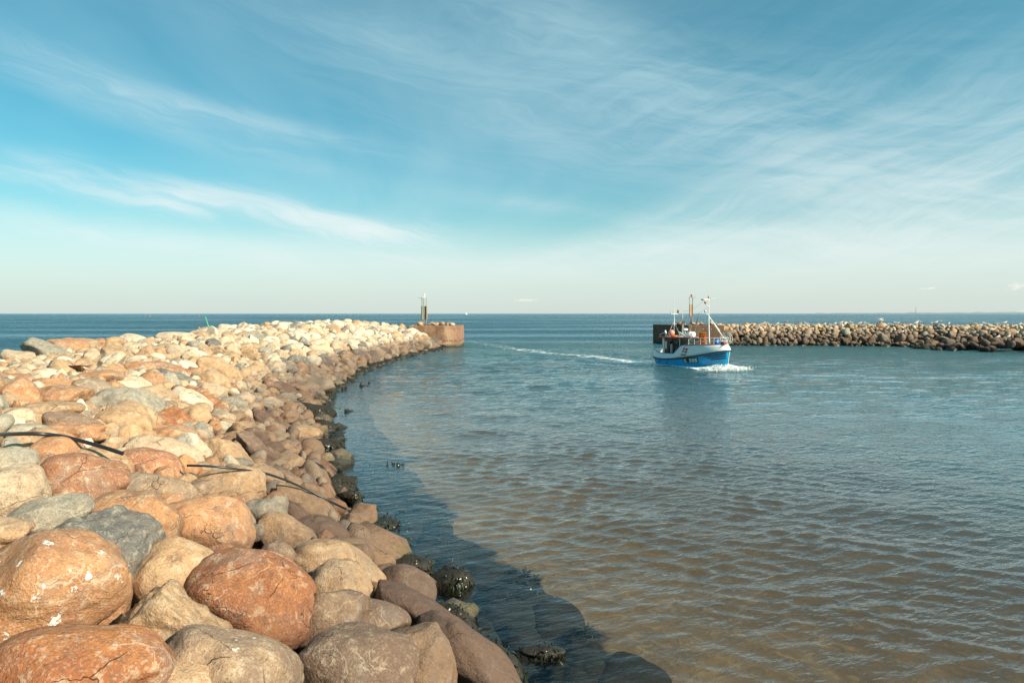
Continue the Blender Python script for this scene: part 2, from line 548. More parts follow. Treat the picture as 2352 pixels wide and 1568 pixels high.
def right_h(X, Y):
    s = (Y - right_front(X)) * 0.95
    z = np.where(s < 0, s * 0.6, 2.80 * (np.clip(s, 0, 4.2) / 4.2) ** 0.9)
    z = np.where(s > 8.0, 2.80 - (s - 8.0) * 0.7, z)
    return np.maximum(z, -3.0)


def ray_dir(x, y):
    return np.array([(x - CX0) / FZ, 1.0, (HY - y) / FZ])


def hit_left(x, y, lift=0.0):
    d = ray_dir(x, y)
    t = np.linspace(2.5, 130, 12000)
    P = d[None] * t[:, None]; P[:, 2] += CAMZ
    H = np.maximum(left_h(P[:, 0], P[:, 1]) + lift, -0.15)
    k = np.argmax(P[:, 2] <= H)
    return P[k]


def proj(p):
    return (CX0 + FZ * p[0] / p[1], HY - FZ * (p[2] - CAMZ) / p[1])


# graded coordinate lines
def graded(segs):
    out = []
    for a, b, n, g in segs:
        if g: t = np.geomspace(1, b / a, n + 1)[:-1] * a if a > 0 else None
        else: t = np.linspace(a, b, n + 1)[:-1]
        out.append(t)
    out.append(np.array([segs[-1][1]]))
    return np.concatenate(out)


def grid_faces(nx, ny):
    i = np.arange(nx - 1)[None, :] + np.arange(ny - 1)[:, None] * nx
    return np.stack([i, i + 1, i + 1 + nx, i + nx], -1).reshape(-1, 4)


# ------------------------------------------------------------------ seabed
def build_seabed():
    xs = np.concatenate([np.linspace(-40, -16, 25)[:-1], np.linspace(-16, 8, 121)[:-1], np.linspace(8, 120, 90)]); ys = np.concatenate([np.linspace(-30, 4, 20)[:-1], np.linspace(4, 60, 225)[:-1], np.linspace(60, 140, 60)])
    Xg, Yg = np.meshgrid(xs, ys)
    s = -inland(Xg, Yg)
    z = -np.interp(s, [-40, 0, 1.2, 3.5, 9, 22, 45], [3.0, 0.55, 0.75, 0.85, 1.3, 2.2, 3.4])
    z = z + 0.05 * vnoise(np.stack([Xg.ravel() * .5, Yg.ravel() * .5, Xg.ravel() * 0], 1), 5).reshape(z.shape)
    carpet = np.clip((2.7 + 0.75 * vnoise(np.stack([Xg.ravel() * .55, Yg.ravel() * .55, Xg.ravel() * 0], 1), 15).reshape(z.shape) + 0.3 * vnoise(np.stack([Xg.ravel() * 1.7, Yg.ravel() * 1.7, Xg.ravel() * 0], 1), 16).reshape(z.shape) - s) / 1.0, 0, 1)
    me = np_mesh('seabed', np.stack([Xg, Yg, z], -1).reshape(-1, 3), grid_faces(len(xs), len(ys)))
    set_attr(me, 'carpet', carpet, 'FLOAT')
    m, X, nt = new_mat('sandy_bed')
    g = X.node('ShaderNodeNewGeometry')
    P = S(X, g.outputs['Position'])
    n = X.noise(P, 0.55, 5, 0.6, 0.8); n2 = X.noise(P, 3.0, 6, 0.6, 1.0); n3 = X.noise(P, 14.0, 4, 0.6)
    c = X.mix(X.ramp(n, 0.35, 0.65), (0.25, 0.155, 0.090, 1), (0.165, 0.100, 0.060, 1))
    c = X.mix(X.ramp(n2, 0.50, 0.70) * 0.6, c, (0.42, 0.27, 0.15, 1))  # paler mottling, also standing in for caustic light on the bed
    c = X.mix(X.ramp(n2, 0.44, 0.30) * 0.5, c, (0.11, 0.078, 0.050, 1))
    c = X.mix(X.ramp(n3, 0.58, 0.72) * 0.3, c, (0.06, 0.05, 0.03, 1))
    c = X.mix(X.ramp(X.attr('carpet', 'Fac') + (n3 - 0.5) * 0.3 + (n2 - 0.5) * 0.4, 0.18, 0.55), c, (0.005, 0.006, 0.006, 1))     # weed growing over the toe
    p = X.node('ShaderNodeBsdfPrincipled')
    X.put(p.inputs['Base Color'], c); p.inputs['Roughness'].default_value = 0.95
    X.put(p.inputs['Normal'], X.bump(n2, 0.6, 0.08))
    finish(X, nt, p.outputs[0])
    tag(link('seabed', me, m), 'brown sand bed showing through the shallow harbour water', kind='structure')


build_seabed()

# ------------------------------------------------------------------ boat pose (used by the wake as well)
BOAT_STERN = np.array([14.7, 68.2]); BOAT_BOW = np.array([19.1, 60.4])
_bh = (BOAT_BOW - BOAT_STERN); BL = float(np.linalg.norm(_bh)); _bh = _bh / BL
BOAT_C = (BOAT_STERN + BOAT_BOW) / 2
BOAT_ANG = math.atan2(_bh[1], _bh[0])


# ------------------------------------------------------------------ sea
def build_sea():
    pos = graded([(0, 9, 140, False), (9, 60, 130, True), (60, 400, 45, True), (400, 40000, 30, True)])
    xs = np.concatenate([-pos[:0:-1], pos])
    ys = np.concatenate([np.linspace(-60, 5, 30)[:-1], graded([(5, 26, 330, True), (26, 130, 260, True), (130, 1200, 120, True), (1200, 45000, 40, True)])])
    nx, ny = len(xs), len(ys)
    Xg, Yg = np.meshgrid(xs, ys)
    dxg = np.gradient(xs)[None, :] + 0 * Yg; dyg = np.gradient(ys)[:, None] + 0 * Xg
    s = -inland(np.clip(Xg, -60, 400), np.clip(Yg, -29, 129))
    Z = np.zeros_like(Xg); DX = np.zeros_like(Xg); DY = np.zeros_like(Xg)
    r = np.random.default_rng(3)
    comps = []
    for k in range(34):                       # wind chop inside the harbour
        lam = np.exp(r.uniform(math.log(0.22), math.log(0.72)))
        comps.append((lam, r.normal(-1.22, 0.17) if k % 5 else r.normal(-1.6, 0.6), 0.0064 * lam))
    for k in range(22):                       # a second train crossing it, thrown back by the stones
        lam = np.exp(r.uniform(math.log(0.30), math.log(0.95)))
        comps.append((lam, r.normal(-2.10, 0.15), 0.0064 * lam))
    for k in range(8):
        lam = r.uniform(1.6, 5.0)
        comps.append((lam, r.normal(-1.75, 0.4), 0.0030 * lam))
    n_fine = len(comps)
    for k in range(18):                       # longer chop that shows farther out
        lam = np.exp(r.uniform(math.log(1.0), math.log(3.4)))
        comps.append((lam, r.normal(-1.55, 0.45), 0.0058 * lam ** 0.9))
    outw = np.clip((Yg - 24) / 36, 0, 1)
    damp = np.clip((s - 0.4) / 4.0, 0.16, 1)
    damp = np.where((Yg > 101) | (s < -9), 1.0, damp)
    gust = 0.8 + 0.35 * vnoise(np.stack([Xg.ravel() * 0.07, Yg.ravel() * 0.05, Xg.ravel() * 0], 1), 21).reshape(Xg.shape)
    env = damp * gust
    for ci, (lam, th, a) in enumerate(comps):
        kx, ky = math.cos(th) * 2 * math.pi / lam, math.sin(th) * 2 * math.pi / lam
        ph = kx * Xg + ky * Yg + r.uniform(0, 6.28)
        spacing = np.abs(math.cos(th)) * dxg + np.abs(math.sin(th)) * dyg
        w = np.clip((lam / spacing - 2.6) / 2.0, 0, 1) * env
        amp = a * w * (outw if ci >= n_fine else 1.0)
        Z += amp * np.cos(ph)
        DX -= amp * 1.4 * math.cos(th) * np.sin(ph)
        DY -= amp * 1.4 * math.sin(th) * np.sin(ph)
    # the boat's wave system
    hx, hy = _bh
    rx, ry = Xg - BOAT_STERN[0], Yg - BOAT_STERN[1]
    al = -(rx * hx + ry * hy); ac = -rx * hy + ry * hx
    q = np.clip(al, 0, None)
    kel = np.zeros_like(Z)
    for sgn in (-1, 1):
        dd = ac * sgn - (1.6 + (al + 7.5) * 0.20)
        kel += np.where(al > -7.5, 0.13 * np.exp(-(dd / 0.75) ** 2) * np.cos(dd * 2.6) * np.exp(-np.clip(al, 0, None) / 40), 0)
    Z += kel
    V = np.stack([Xg + DX, Yg + DY, Z], -1).reshape(-1, 3)
    me = np_mesh('sea', V, grid_faces(nx, ny))
    # how much the silty water hides the bed (deeper -> more), and foam
    depth = np.interp(s, [0, 1.2, 3.5, 9, 22, 45], [0.45, 0.7, 0.85, 1.3, 2.2, 3.4])
    graze = np.sqrt((Xg) ** 2 + Yg ** 2 + 25) / np.maximum(Yg * 0 + 5.0, 1)
    depth = depth * np.clip(s / 2.5, 0.12, 1)
    veil = 1 - np.exp(-depth * np.interp(s, [2, 5, 10], [0.16, 0.26, 0.42]) * np.clip(0.75 + 0.05 * np.maximum(s, 0), 0.7, 3.0))
    veil = np.where((Yg > 138) | (np.abs(Xg - 40) > 78), 1.0, veil)
    veil = np.maximum(veil, np.clip((s - 14) / 22, 0, 1)); veil = np.maximum(veil, np.clip((Yg - 45) / 35, 0, 1))
    seaside = np.clip((inland(np.clip(Xg, -60, 60), np.clip(Yg, -29, 129)) - 10) / 6, 0, 1)
    veil = np.maximum(veil, seaside)
    outer = np.clip((Yg - 95) / 45, 0, 1); outer = np.maximum(outer, seaside)
    body = np.zeros((ny, nx, 4), np.float32)
    inshore = np.array([0.105, 0.084, 0.060]); mid = np.array([0.046, 0.112, 0.122]); deep = np.array([0.004, 0.075, 0.112])
    f = np.maximum(np.clip((s - 5) / 24, 0, 1), np.clip((Yg - 18) / 32, 0, 1))[..., None]; f = f * f * (3 - 2 * f)
    bc = inshore * (1 - f) + mid * f
    bc = bc * (1 - outer[..., None]) + deep * outer[..., None]
    body[..., :3] = bc; body[..., 3] = 1
    foam = np.zeros_like(Xg)
    wig = vnoise(np.stack([Xg.ravel() * 0.16, Yg.ravel() * 0.16, Xg.ravel() * 0], 1), 8).reshape(Xg.shape)
    # trailing foam: the track bends back through the harbour mouth
    cen = 0.006 * q ** 2
    ac2 = ac - cen * 0.35
    wd = 1.3 + q * 0.055
    foam += np.where(al > -0.5, 0.60 * np.exp(-((ac2 + wig * 1.3) / wd) ** 2) * np.exp(-q / 120), 0)
    for sgn in (-1, 1):
        dd = ac * sgn - (1.55 + (al + 7.5) * 0.16) + wig * 0.25
        foam += np.where(al > -8.2, 0.85 * np.exp(-(dd / (0.35 + 0.02 * (al + 8))) ** 2) * np.exp(-(al + 8) / 9), 0)
    bxr = (Xg - BOAT_BOW[0]) * hx + (Yg - BOAT_BOW[1]) * hy; byr = -(Xg - BOAT_BOW[0]) * hy + (Yg - BOAT_BOW[1]) * hx
    foam += 1.1 * np.exp(-((bxr + 0.1) / 1.0) ** 2 - (byr / 1.7) ** 2)
    for sgn in (-1, 1):
        foam += np.where((bxr < 0) & (bxr > -8), 0.95 * np.exp(-((byr * sgn - 1.75 - wig * 0.2) / 0.40) ** 2), 0)
    set_attr(me, 'calm', damp, 'FLOAT')
    set_attr(me, 'veil', veil, 'FLOAT'); set_attr(me, 'foam', np.clip(foam, 0, 1), 'FLOAT'); set_attr(me, 'body', body)
    m, X, nt = new_mat('harbour_water')
    g = X.node('ShaderNodeNewGeometry')
    P = S(X, g.outputs['Position'])
    x, y, z = X.sep(P)
    xr = x * 0.90 + y * 0.44; yr = y * 0.90 - x * 0.44
    dist = X.math('SQRT', x * x + y * y)
    near = X.ramp(dist, 120.0, 25.0, 0.0, 1.0)
    b1 = X.noise(X.vec(xr * 2.4, yr * 5.2, 0.0), 1.0, 2, 0.55)
    b2 = X.noise(X.vec(xr * 0.55, yr * 1.35, 4.0), 1.0, 3, 0.6)
    b3 = X.noise(X.vec(x * 0.10, y * 0.30, 8.0), 1.0, 2, 0.6)
    cap = X.noise(X.vec(xr * 8.0, yr * 15.0, 2.0), 1.0, 1, 0.55)
    far = 1.0 - near
    gust = X.noise(X.vec(x * 0.006, y * 0.035, 1.0), 1.0, 2, 0.5)
    far = far * X.ramp(gust, 0.32, 0.66, 0.35, 1.5)
    h = b1 * (0.045 * near + 0.16 * far) + b2 * (0.05 + 0.85 * far) + b3 * 1.6 * far + cap * 0.012 * near
    h = h * (X.attr('calm', 'Fac') * 0.75 + 0.25)
    nrm = X.bump(h, 1.0, 1.0)
    vd = X.node('ShaderNodeVectorMath', operation='DOT_PRODUCT')     # Schlick's reflectance, the same from above and below
    X.put(vd.inputs[0], nrm); X.put(vd.inputs[1], g.outputs['Incoming'])
    cosi = X.math('ABSOLUTE', S(X, vd.outputs['Value'])).mn(1.0)
    fres = (1.0 - cosi) ** 5.0 * 0.98 + 0.021
    gl = X.node('ShaderNodeBsdfGlossy')
    X.put(gl.inputs['Roughness'], X.ramp(dist, 10.0, 160.0, 0.03, 0.16))
    X.put(gl.inputs['Normal'], nrm)
    gl.inputs['Color'].default_value = (0.92, 0.97, 1.0, 1)
    tr = X.node('ShaderNodeBsdfTransparent'); tr.inputs['Color'].default_value = (0.84, 0.86, 0.80, 1)
    df = X.node('ShaderNodeBsdfDiffuse'); X.put(df.inputs['Color'], X.attr('body'))
    m1 = X.node('ShaderNodeMixShader'); X.put(m1.inputs[0], X.attr('veil', 'Fac'))
    nt.links.new(tr.outputs[0], m1.inputs[1]); nt.links.new(df.outputs[0], m1.inputs[2])
    m2 = X.node('ShaderNodeMixShader'); X.put(m2.inputs[0], fres)
    nt.links.new(m1.outputs[0], m2.inputs[1]); nt.links.new(gl.outputs[0], m2.inputs[2])
    fm = X.node('ShaderNodeBsdfDiffuse'); fm.inputs['Color'].default_value = (0.82, 0.84, 0.83, 1)
    fn = X.noise(X.vec(x, y, 0.0), 1.6, 5, 0.7)
    fmask = X.ramp(fn + X.attr('foam', 'Fac') * 0.72, 0.80, 1.0)
    m3 = X.node('ShaderNodeMixShader'); X.put(m3.inputs[0], fmask)
    nt.links.new(m2.outputs[0], m3.inputs[1]); nt.links.new(fm.outputs[0], m3.inputs[2])
    finish(X, nt, m3.outputs[0])
    tag(link('sea', me, m), 'rippled blue green sea filling the harbour and reaching the horizon', kind='structure')


build_sea()

# ------------------------------------------------------------------ rubble core under the stones
def build_core(name, hfun, xs, ys, drop, label):
    Xg, Yg = np.meshgrid(xs, ys)
    z = hfun(Xg, Yg) - drop + 0.15 * vnoise(np.stack([Xg.ravel(), Yg.ravel(), Xg.ravel() * 0], 1), 2).reshape(Xg.shape)
    me = np_mesh(name, np.stack([Xg, Yg, z], -1).reshape(-1, 3), grid_faces(len(xs), len(ys)))
    tag(link(name, me, M_core), label, kind='structure')


M_core = simple('dark_rubble', (0.055, 0.042, 0.034), 0.95, var=0.5, scale=5, bump=0.8)
build_core('breakwater_core', left_h, np.linspace(-40, 14, 180), np.linspace(-12, 106, 240), 0.55, 'dark rubble packed under the boulders of the near breakwater')
build_core('breakwater_core_far', right_h, np.linspace(32.5, 110, 160), np.linspace(70, 122, 110), 0.5, 'dark rubble packed under the stones of the far breakwater')

# ------------------------------------------------------------------ boulders
C = {  # base tint, second tone
    'orange':   ((0.56, 0.265, 0.115), (0.44, 0.200, 0.095)),
    'tan':      ((0.57, 0.350, 0.190), (0.47, 0.265, 0.135)),
    'terracotta': ((0.42, 0.170, 0.080), (0.36, 0.150, 0.075)),
    'rust':     ((0.52, 0.190, 0.060), (0.36, 0.120, 0.045)),
    'cream':    ((0.65, 0.48, 0.33), (0.57, 0.385, 0.245)),
    'grey':     ((0.30, 0.27, 0.215), (0.40, 0.33, 0.245)),
    'darkgrey': ((0.115, 0.110, 0.102), (0.20, 0.175, 0.15)),
    'brown':    ((0.30, 0.185, 0.120), (0.235, 0.140, 0.092)),
    'white':    ((0.78, 0.68, 0.53), (0.66, 0.50, 0.33)),
    'weed':     ((0.055, 0.042, 0.025), (0.085, 0.062, 0.035)),
    'mauve':    ((0.32, 0.205, 0.135), (0.42, 0.26, 0.155)),
}


def rock_shape(n, seed, ang, rough=1.0, smooth=False):
    d, F = ico(n)
    o = np.array([seed * 1.37 % 97, seed * 2.11 % 89, seed * 0.73 % 83])
    r = 1 + (0.16 if smooth else 0.26) * vnoise(d * 0.95 + o, 1) + (0.10 if smooth else 0.15) * vnoise(d * 1.9 + o, 2)
    p = d * r[:, None]
    rg = np.random.default_rng(int(seed * 7 + 13))
    k = rg.integers(7, 11) if ang > 0.5 else rg.integers(3, 5) if smooth else rg.integers(4, 8)
    for _ in range(k):
        nn = rg.normal(size=3); nn /= np.linalg.norm(nn)
        off = rg.uniform(0.55, 0.84) if ang > 0.5 else (rg.uniform(0.70, 0.95) if smooth else rg.uniform(0.60, 0.95))
        dep = p @ nn - off
        soft = 0.025 if ang > 0.5 else (0.05 if _ == 0 else 0.18) if smooth else rg.uniform(0.04, 0.14)
        if smooth and _ == 0: off = rg.uniform(0.66, 0.80)
        cut = 0.5 * (dep + np.sqrt(dep * dep + soft * soft)) - 0.5 * soft * 0.2
        cut = np.clip(cut, 0, None)
        p = p - nn[None] * (cut * (0.95 if ang > 0.5 else 0.86))[:, None]
    nd = p / np.linalg.norm(p, axis=1)[:, None]
    p = p + nd * ((0.022 if smooth else 0.045) * vnoise(p * 3.6 + o, 3) + rough * (0.011 if smooth else 0.022) * vnoise(p * 7.5 + o, 4))[:, None]
    if n >= 4:
        rid = 1 - np.abs(vnoise(p * np.array([4.5, 4.5, 9.0]) + o, 6))
        p = p + nd * (rough * (0.006 * vnoise(p * 15 + o, 5) - (0.012 if smooth else 0.03) * np.clip(rid - 0.86, 0, 1) / 0.14 * (ang * 0.6 + 0.25)))[:, None]
    lo, hi = p.min(0), p.max(0)
    return (p - (lo + hi) / 2) / ((hi - lo) / 2), F


class Rock: pass


rocks = []


def add_rock(c, M, col, n_hint=None, ang=0.0, guano=0.0, weed=0.0, chalk=0.0, tide=1.0, label=None, short=None, hand=False, rough=1.0, seed=None):
    R = Rock()
    R.c = np.array(c, float); R.M = np.array(M, float)      # columns: semi-axis vectors
    R.r = float(np.mean(np.linalg.norm(R.M, axis=0)))
    R.rmax = float(np.max(np.linalg.norm(R.M, axis=0)))
    R.col = col; R.ang = ang; R.guano = guano; R.weed = weed; R.chalk = chalk; R.tide = tide; R.rough = rough
    R.label = label; R.short = short; R.hand = hand; R.left = True
    R.seed = seed if seed is not None else len(rocks) + 1
    R.jit = random.uniform(0.86, 1.14)
    rocks.append(R)
    return R


# the boulders one can pick out in the photograph: sheet x, y, semi-axes, turn, colour, extras, look
HAND = [
    (112, 1358, 168, 138, 5, 'orange', dict(guano=0.62, seed=301), 'huge orange tan boulder splashed with white bird droppings', 'boulder with white droppings'),
    (150, 1570, 225, 125, 8, 'rust', dict(guano=0.15), 'broad brown orange boulder filling the bottom corner', 'bottom corner boulder'),
    (222, 1276, 142, 112, 10, 'darkgrey', dict(ang=0.9, rough=1.6, guano=0.1), 'dark grey angular boulder with a broken blocky face', 'dark grey angular boulder'),
    (305, 1204, 108, 78, 24, 'orange', {}, 'smooth orange tan boulder sloping behind the dark grey angular one', 'smooth sloping orange boulder'),
    (402, 1316, 100, 82, -10, 'tan', {}, 'plain smooth tan boulder beside the dark grey angular one', 'plain smooth tan boulder'),
    (583, 1384, 160, 116, 24, 'rust', dict(rough=1.5, seed=77), 'big rust red boulder with a rough cracked underside', 'big rust red boulder'),
    (402, 1446, 128, 100, 22, 'tan', dict(ang=0.6, rough=2.6), 'rough layered tan boulder with splintered ridges', 'splintered layered boulder'),
    (522, 1548, 172, 95, 16, 'mauve', dict(guano=0.35), 'grey brown boulder with a white streak at the bottom edge', 'white streaked grey brown boulder'),
    (812, 1538, 142, 102, 12, 'brown', dict(tide=0.6), 'broad light brown boulder at the bottom edge', 'broad light brown boulder'),
    (958, 1530, 108, 100, 35, 'tan', dict(rough=2.2, ang=0.3), 'cream veined boulder with black cracks across it', 'cracked cream boulder'),
    (650, 1540, 52, 44, 30, 'cream', {}, 'small pale boulder wedged under the big rust red one', 'small wedged pale boulder'),
    (845, 1430, 98, 52, 14, 'brown', dict(tide=0.5), 'flat brown boulder above the broad light brown one', 'flat brown boulder'),
    (782, 1358, 76, 70, 35, 'tan', dict(tide=0.5, rough=1.4), 'tan boulder with a dark rough shaded flank', 'tan boulder with dark flank'),
    (778, 1306, 122, 60, 20, 'tan', dict(tide=0.5), 'long tan boulder with a brown stained end', 'long brown ended tan boulder'),
    (930, 1352, 74, 52, 20, 'brown', {}, 'smooth brown boulder with a mossy green edge', 'mossy edged brown boulder'),
    (985, 1432, 150, 48, 32, 'brown', dict(tide=1.3), 'long dark brown wet boulder sloping to the water', 'long dark wet boulder'),
    (1085, 1520, 160, 62, 40, 'mauve', dict(tide=1.3), 'longest dark brown boulder, sloping down to the bottom edge', 'longest dark sloping boulder'),
    (470, 1208, 114, 74, 18, 'orange', dict(rough=1.2), 'large rounded orange boulder with pale veins', 'large rounded orange boulder'),
    (518, 1127, 84, 52, 0, 'tan', dict(rough=1.5), 'pitted golden tan boulder beside the thin hose', 'pitted golden boulder'),
    (190, 1112, 93, 68, 6, 'terracotta', {}, 'deep terracotta boulder with pale veins on its face', 'deep terracotta boulder'),
    (345, 1084, 84, 50, 20, 'terracotta', dict(ang=0.3), 'flat terracotta boulder touching the end of the long hose', 'flat terracotta boulder'),
    (368, 1142, 84, 48, 24, 'mauve', dict(ang=0.3), 'dull brown boulder wedged under the flat terracotta one', 'dull brown wedged boulder'),
    (130, 1050, 66, 50, 0, 'orange', {}, 'orange boulder behind the deep terracotta one', 'orange boulder behind terracotta'),
    (235, 1074, 84, 42, 26, 'tan', {}, 'yellow tan boulder with white marks behind the terracotta one', 'yellow tan boulder'),
    (26, 1138, 74, 66, 0, 'cream', {}, 'pink speckled cream boulder at the picture edge', 'pink speckled boulder'),
    (113, 1188, 86, 46, -8, 'grey', dict(ang=0.3), 'light grey granite boulder in front of the deep terracotta one', 'light grey granite boulder'),
    (8, 1222, 60, 36, 0, 'tan', {}, 'low tan boulder under the pink speckled one', 'low tan edge boulder'),
    (14, 1064, 60, 36, 0, 'grey', {}, 'grey cream boulder below the hose at the picture edge', 'grey cream edge boulder'),
    (370, 1056, 92, 50, 16, 'cream', {}, 'broad cream boulder above the flat terracotta one', 'broad cream boulder'),
    (438, 1040, 44, 36, 20, 'white', {}, 'chalk white boulder leaning on the broad cream one', 'chalk white boulder'),
    (290, 976, 64, 48, 8, 'tan', dict(ang=0.2), 'prominent tan boulder with a dark shaded side and grey cap', 'prominent grey capped boulder'),
    (280, 940, 86, 42, 8, 'grey', dict(ang=0.5), 'wide grey green slab behind the grey capped boulder', 'wide grey slab'),
    (38, 920, 46, 44, -10, 'orange', {}, 'peaked orange boulder with fine cracks near the picture edge', 'peaked orange boulder'),
    (134, 920, 70, 30, 4, 'orange', dict(rough=1.4), 'orange boulder mottled with cream lichen', 'lichen mottled boulder'),
    (216, 911, 55, 34, 8, 'mauve', dict(ang=0.2), 'smooth grey brown boulder behind the mottled orange one', 'smooth grey brown boulder'),
    (108, 957, 70, 30, 4, 'tan', dict(rough=1.5), 'pitted tan brown boulder below the mottled orange one', 'pitted tan brown boulder'),
    (165, 978, 64, 26, 6, 'brown', {}, 'low flat brown boulder above the hose', 'low flat brown boulder'),
    (165, 1000, 84, 26, 4, 'orange', {}, 'wide orange boulder just behind the hose', 'wide orange hose boulder'),
    (391, 970, 42, 32, 14, 'rust', {}, 'bright red orange boulder with a pale crease', 'bright red orange boulder'),
    (395, 1008, 62, 28, 8, 'orange', dict(rough=1.4), 'rough orange boulder under the bright red orange one', 'rough orange boulder'),
    (440, 928, 52, 25, 30, 'white', {}, 'long cream white boulder lying along a red one', 'long cream white boulder'),
    (457, 918, 60, 20, 34, 'rust', {}, 'long narrow red boulder wedged between cream ones', 'long narrow red boulder'),
    (440, 964, 48, 30, 8, 'tan', {}, 'tan grey boulder under the long cream white one', 'tan grey boulder'),
    (363, 922, 46, 27, 22, 'tan', {}, 'mottled tan boulder right of the wide grey slab', 'mottled tan boulder'),
    (298, 890, 46, 22, 4, 'white', {}, 'bright cream white boulder with an orange underside', 'bright cream white boulder'),
    (402, 876, 56, 19, 28, 'darkgrey', {}, 'slate grey slab lying across the slope', 'slate grey slab'),
    (395, 853, 52, 16, 12, 'terracotta', {}, 'reddish brown slab behind the slate grey one', 'reddish brown slab'),
    (486, 884, 48, 28, 28, 'tan', {}, 'smooth tan boulder leaning against the largest tan one', 'smooth leaning tan boulder'),
    (512, 866, 64, 27, 36, 'tan', {}, 'largest long tan boulder on the middle slope', 'largest long tan boulder'),
    (353, 882, 33, 24, 20, 'orange', {}, 'orange tan boulder next to the bright cream white one', 'orange tan neighbour boulder'),
    (390, 888, 24, 26, 10, 'grey', {}, 'grey tan upright boulder under the slate grey slab', 'grey tan upright boulder'),
    (484, 904, 34, 22, 20, 'cream', {}, 'cream boulder with an orange rim above the red one', 'orange rimmed cream boulder'),
    (573, 888, 28, 15, 6, 'tan', {}, 'pinkish tan smooth boulder above the stained slope', 'pinkish tan boulder'),
    (592, 858, 31, 16, 20, 'tan', {}, 'flat creased tan boulder above the pinkish one', 'flat creased tan boulder'),
    (560, 860, 16, 10, 0, 'grey', {}, 'small round grey boulder beside the flat creased one', 'small round grey boulder'),
    (557, 923, 29, 19, 10, 'cream', {}, 'pale cream boulder under the pinkish tan one', 'pale cream boulder'),
    (540, 936, 44, 21, 32, 'grey', {}, 'grey brown boulder sloping under the pale cream one', 'sloping grey brown boulder'),
    (510, 966, 29, 22, 8, 'cream', {}, 'cream boulder with pink bands across it', 'banded cream boulder'),
    (516, 986, 21, 15, 20, 'white', {}, 'small white boulder below the banded cream one', 'small white boulder'),
    (462, 998, 28, 24, 10, 'grey', {}, 'rounded grey boulder beside the rough orange one', 'rounded grey boulder'),
    (568, 1004, 42, 30, 38, 'tan', dict(tide=1.2), 'half stained tan boulder on the wet slope', 'half stained tan boulder'),
    (612, 968, 44, 16, 36, 'brown', dict(tide=1.5), 'dark brown wet boulder above the half stained one', 'dark wet brown boulder'),
    (650, 897, 42, 15, 26, 'brown', dict(tide=1.5), 'long dark brown boulder near the bend of the shore', 'dark brown bend boulder'),
    (620, 893, 25, 17, 20, 'terracotta', dict(tide=1.2), 'ribbed red brown boulder above the bend of the shore', 'ribbed red brown boulder'),
    (602, 935, 28, 14, 16, 'grey', dict(rough=2), 'mottled grey boulder like marble on the wet slope', 'marbled grey boulder'),
    (655, 929, 18, 12, 10, 'cream', {}, 'small sunlit cream boulder among dark wet ones', 'small sunlit cream boulder'),
    (520, 1048, 58, 34, 24, 'tan', dict(tide=0.7), 'grey tan boulder above the pitted golden one', 'grey tan hose boulder'),
    (596, 1046, 68, 30, 38, 'brown', dict(tide=1.3), 'long brown boulder running down behind the thin hose', 'long brown slope boulder'),
    (700, 1164, 78, 38, 34, 'tan', dict(tide=1.0), 'tan brown boulder under the lower end of the hose', 'hose end boulder'),
    (620, 1112, 62, 34, 34, 'tan', dict(tide=0.9), 'stained tan boulder with the thin hose across it', 'hose crossed stained boulder'),
    (604, 1196, 50, 48, 20, 'grey', dict(tide=0.9, rough=1.5), 'mottled grey brown boulder beside the large orange one', 'mottled grey brown boulder'),
    (655, 1230, 72, 44, 30, 'tan', dict(tide=1.0, rough=1.4), 'rough cream brown boulder with a dark ridge', 'dark ridged cream boulder'),
    (745, 1222, 66, 32, 26, 'brown', dict(tide=1.2), 'smooth brown boulder sloping behind the dark ridged one', 'smooth brown sloping boulder'),
    (638, 1278, 40, 35, 15, 'brown', dict(tide=0.8), 'round brown boulder left of the long tan one', 'round brown boulder'),
    (830, 1268, 84, 30, 18, 'tan', dict(tide=1.0), 'flat grey tan boulder behind the long brown ended one', 'flat grey tan boulder'),
    (742, 1212, 34, 28, 10, 'brown', dict(tide=1.2), 'two toned brown boulder close to the waterline', 'two toned brown boulder'),
    (664, 1066, 40, 24, 10, 'tan', dict(tide=0.7, weed=0.15), 'rounded tan boulder fringed with dark seaweed', 'weed fringed tan boulder'),
    (692, 996, 46, 17, 4, 'tan', dict(tide=0.4, weed=0.15), 'tan boulder with black weed hanging over its rim', 'weed hung tan boulder'),
    (588, 1012, 40, 24, 30, 'brown', dict(tide=1.2), 'brown boulder above the weed fringed tan one', 'upper wet brown boulder'),
    (150, 806, 47, 30, 6, 'orange', dict(ang=0.6), 'orange boulder with ribbed cliff face on the crest', 'ribbed orange crest boulder'),
    (114, 813, 56, 25, 20, 'grey', dict(ang=0.4), 'long grey slab leaning along the crest', 'long grey crest slab'),
    (46, 822, 36, 17, 14, 'cream', {}, 'cream boulder with a dark broken edge on the crest', 'broken cream crest boulder'),
    (198, 786, 28, 17, 6, 'tan', {}, 'rounded tan boulder topping the crest', 'rounded tan crest boulder'),
    (230, 789, 18, 16, 10, 'orange', {}, 'orange knob shaped boulder on the crest', 'orange knob boulder'),
    (265, 788, 23, 18, 6, 'tan', {}, 'pale tan boulder between two crest boulders', 'pale tan crest boulder'),
    (305, 790, 31, 22, 14, 'cream', dict(chalk=0.5), 'cream boulder streaked white on the crest', 'white streaked crest boulder'),
    (345, 791, 24, 14, 10, 'tan', {}, 'low tan boulder beside the white streaked crest one', 'low tan crest boulder'),
    (402, 779, 40, 16, 2, 'cream', dict(chalk=0.3), 'wide cream boulder on the skyline of the crest', 'wide cream skyline boulder'),
    (211, 811, 20, 12, -12, 'mauve', dict(ang=1.0), 'broken purplish slab jammed behind the crest', 'broken purplish slab'),
    (116, 856, 66, 17, 2, 'cream', {}, 'long yellow cream boulder in the hollow', 'long yellow cream boulder'),
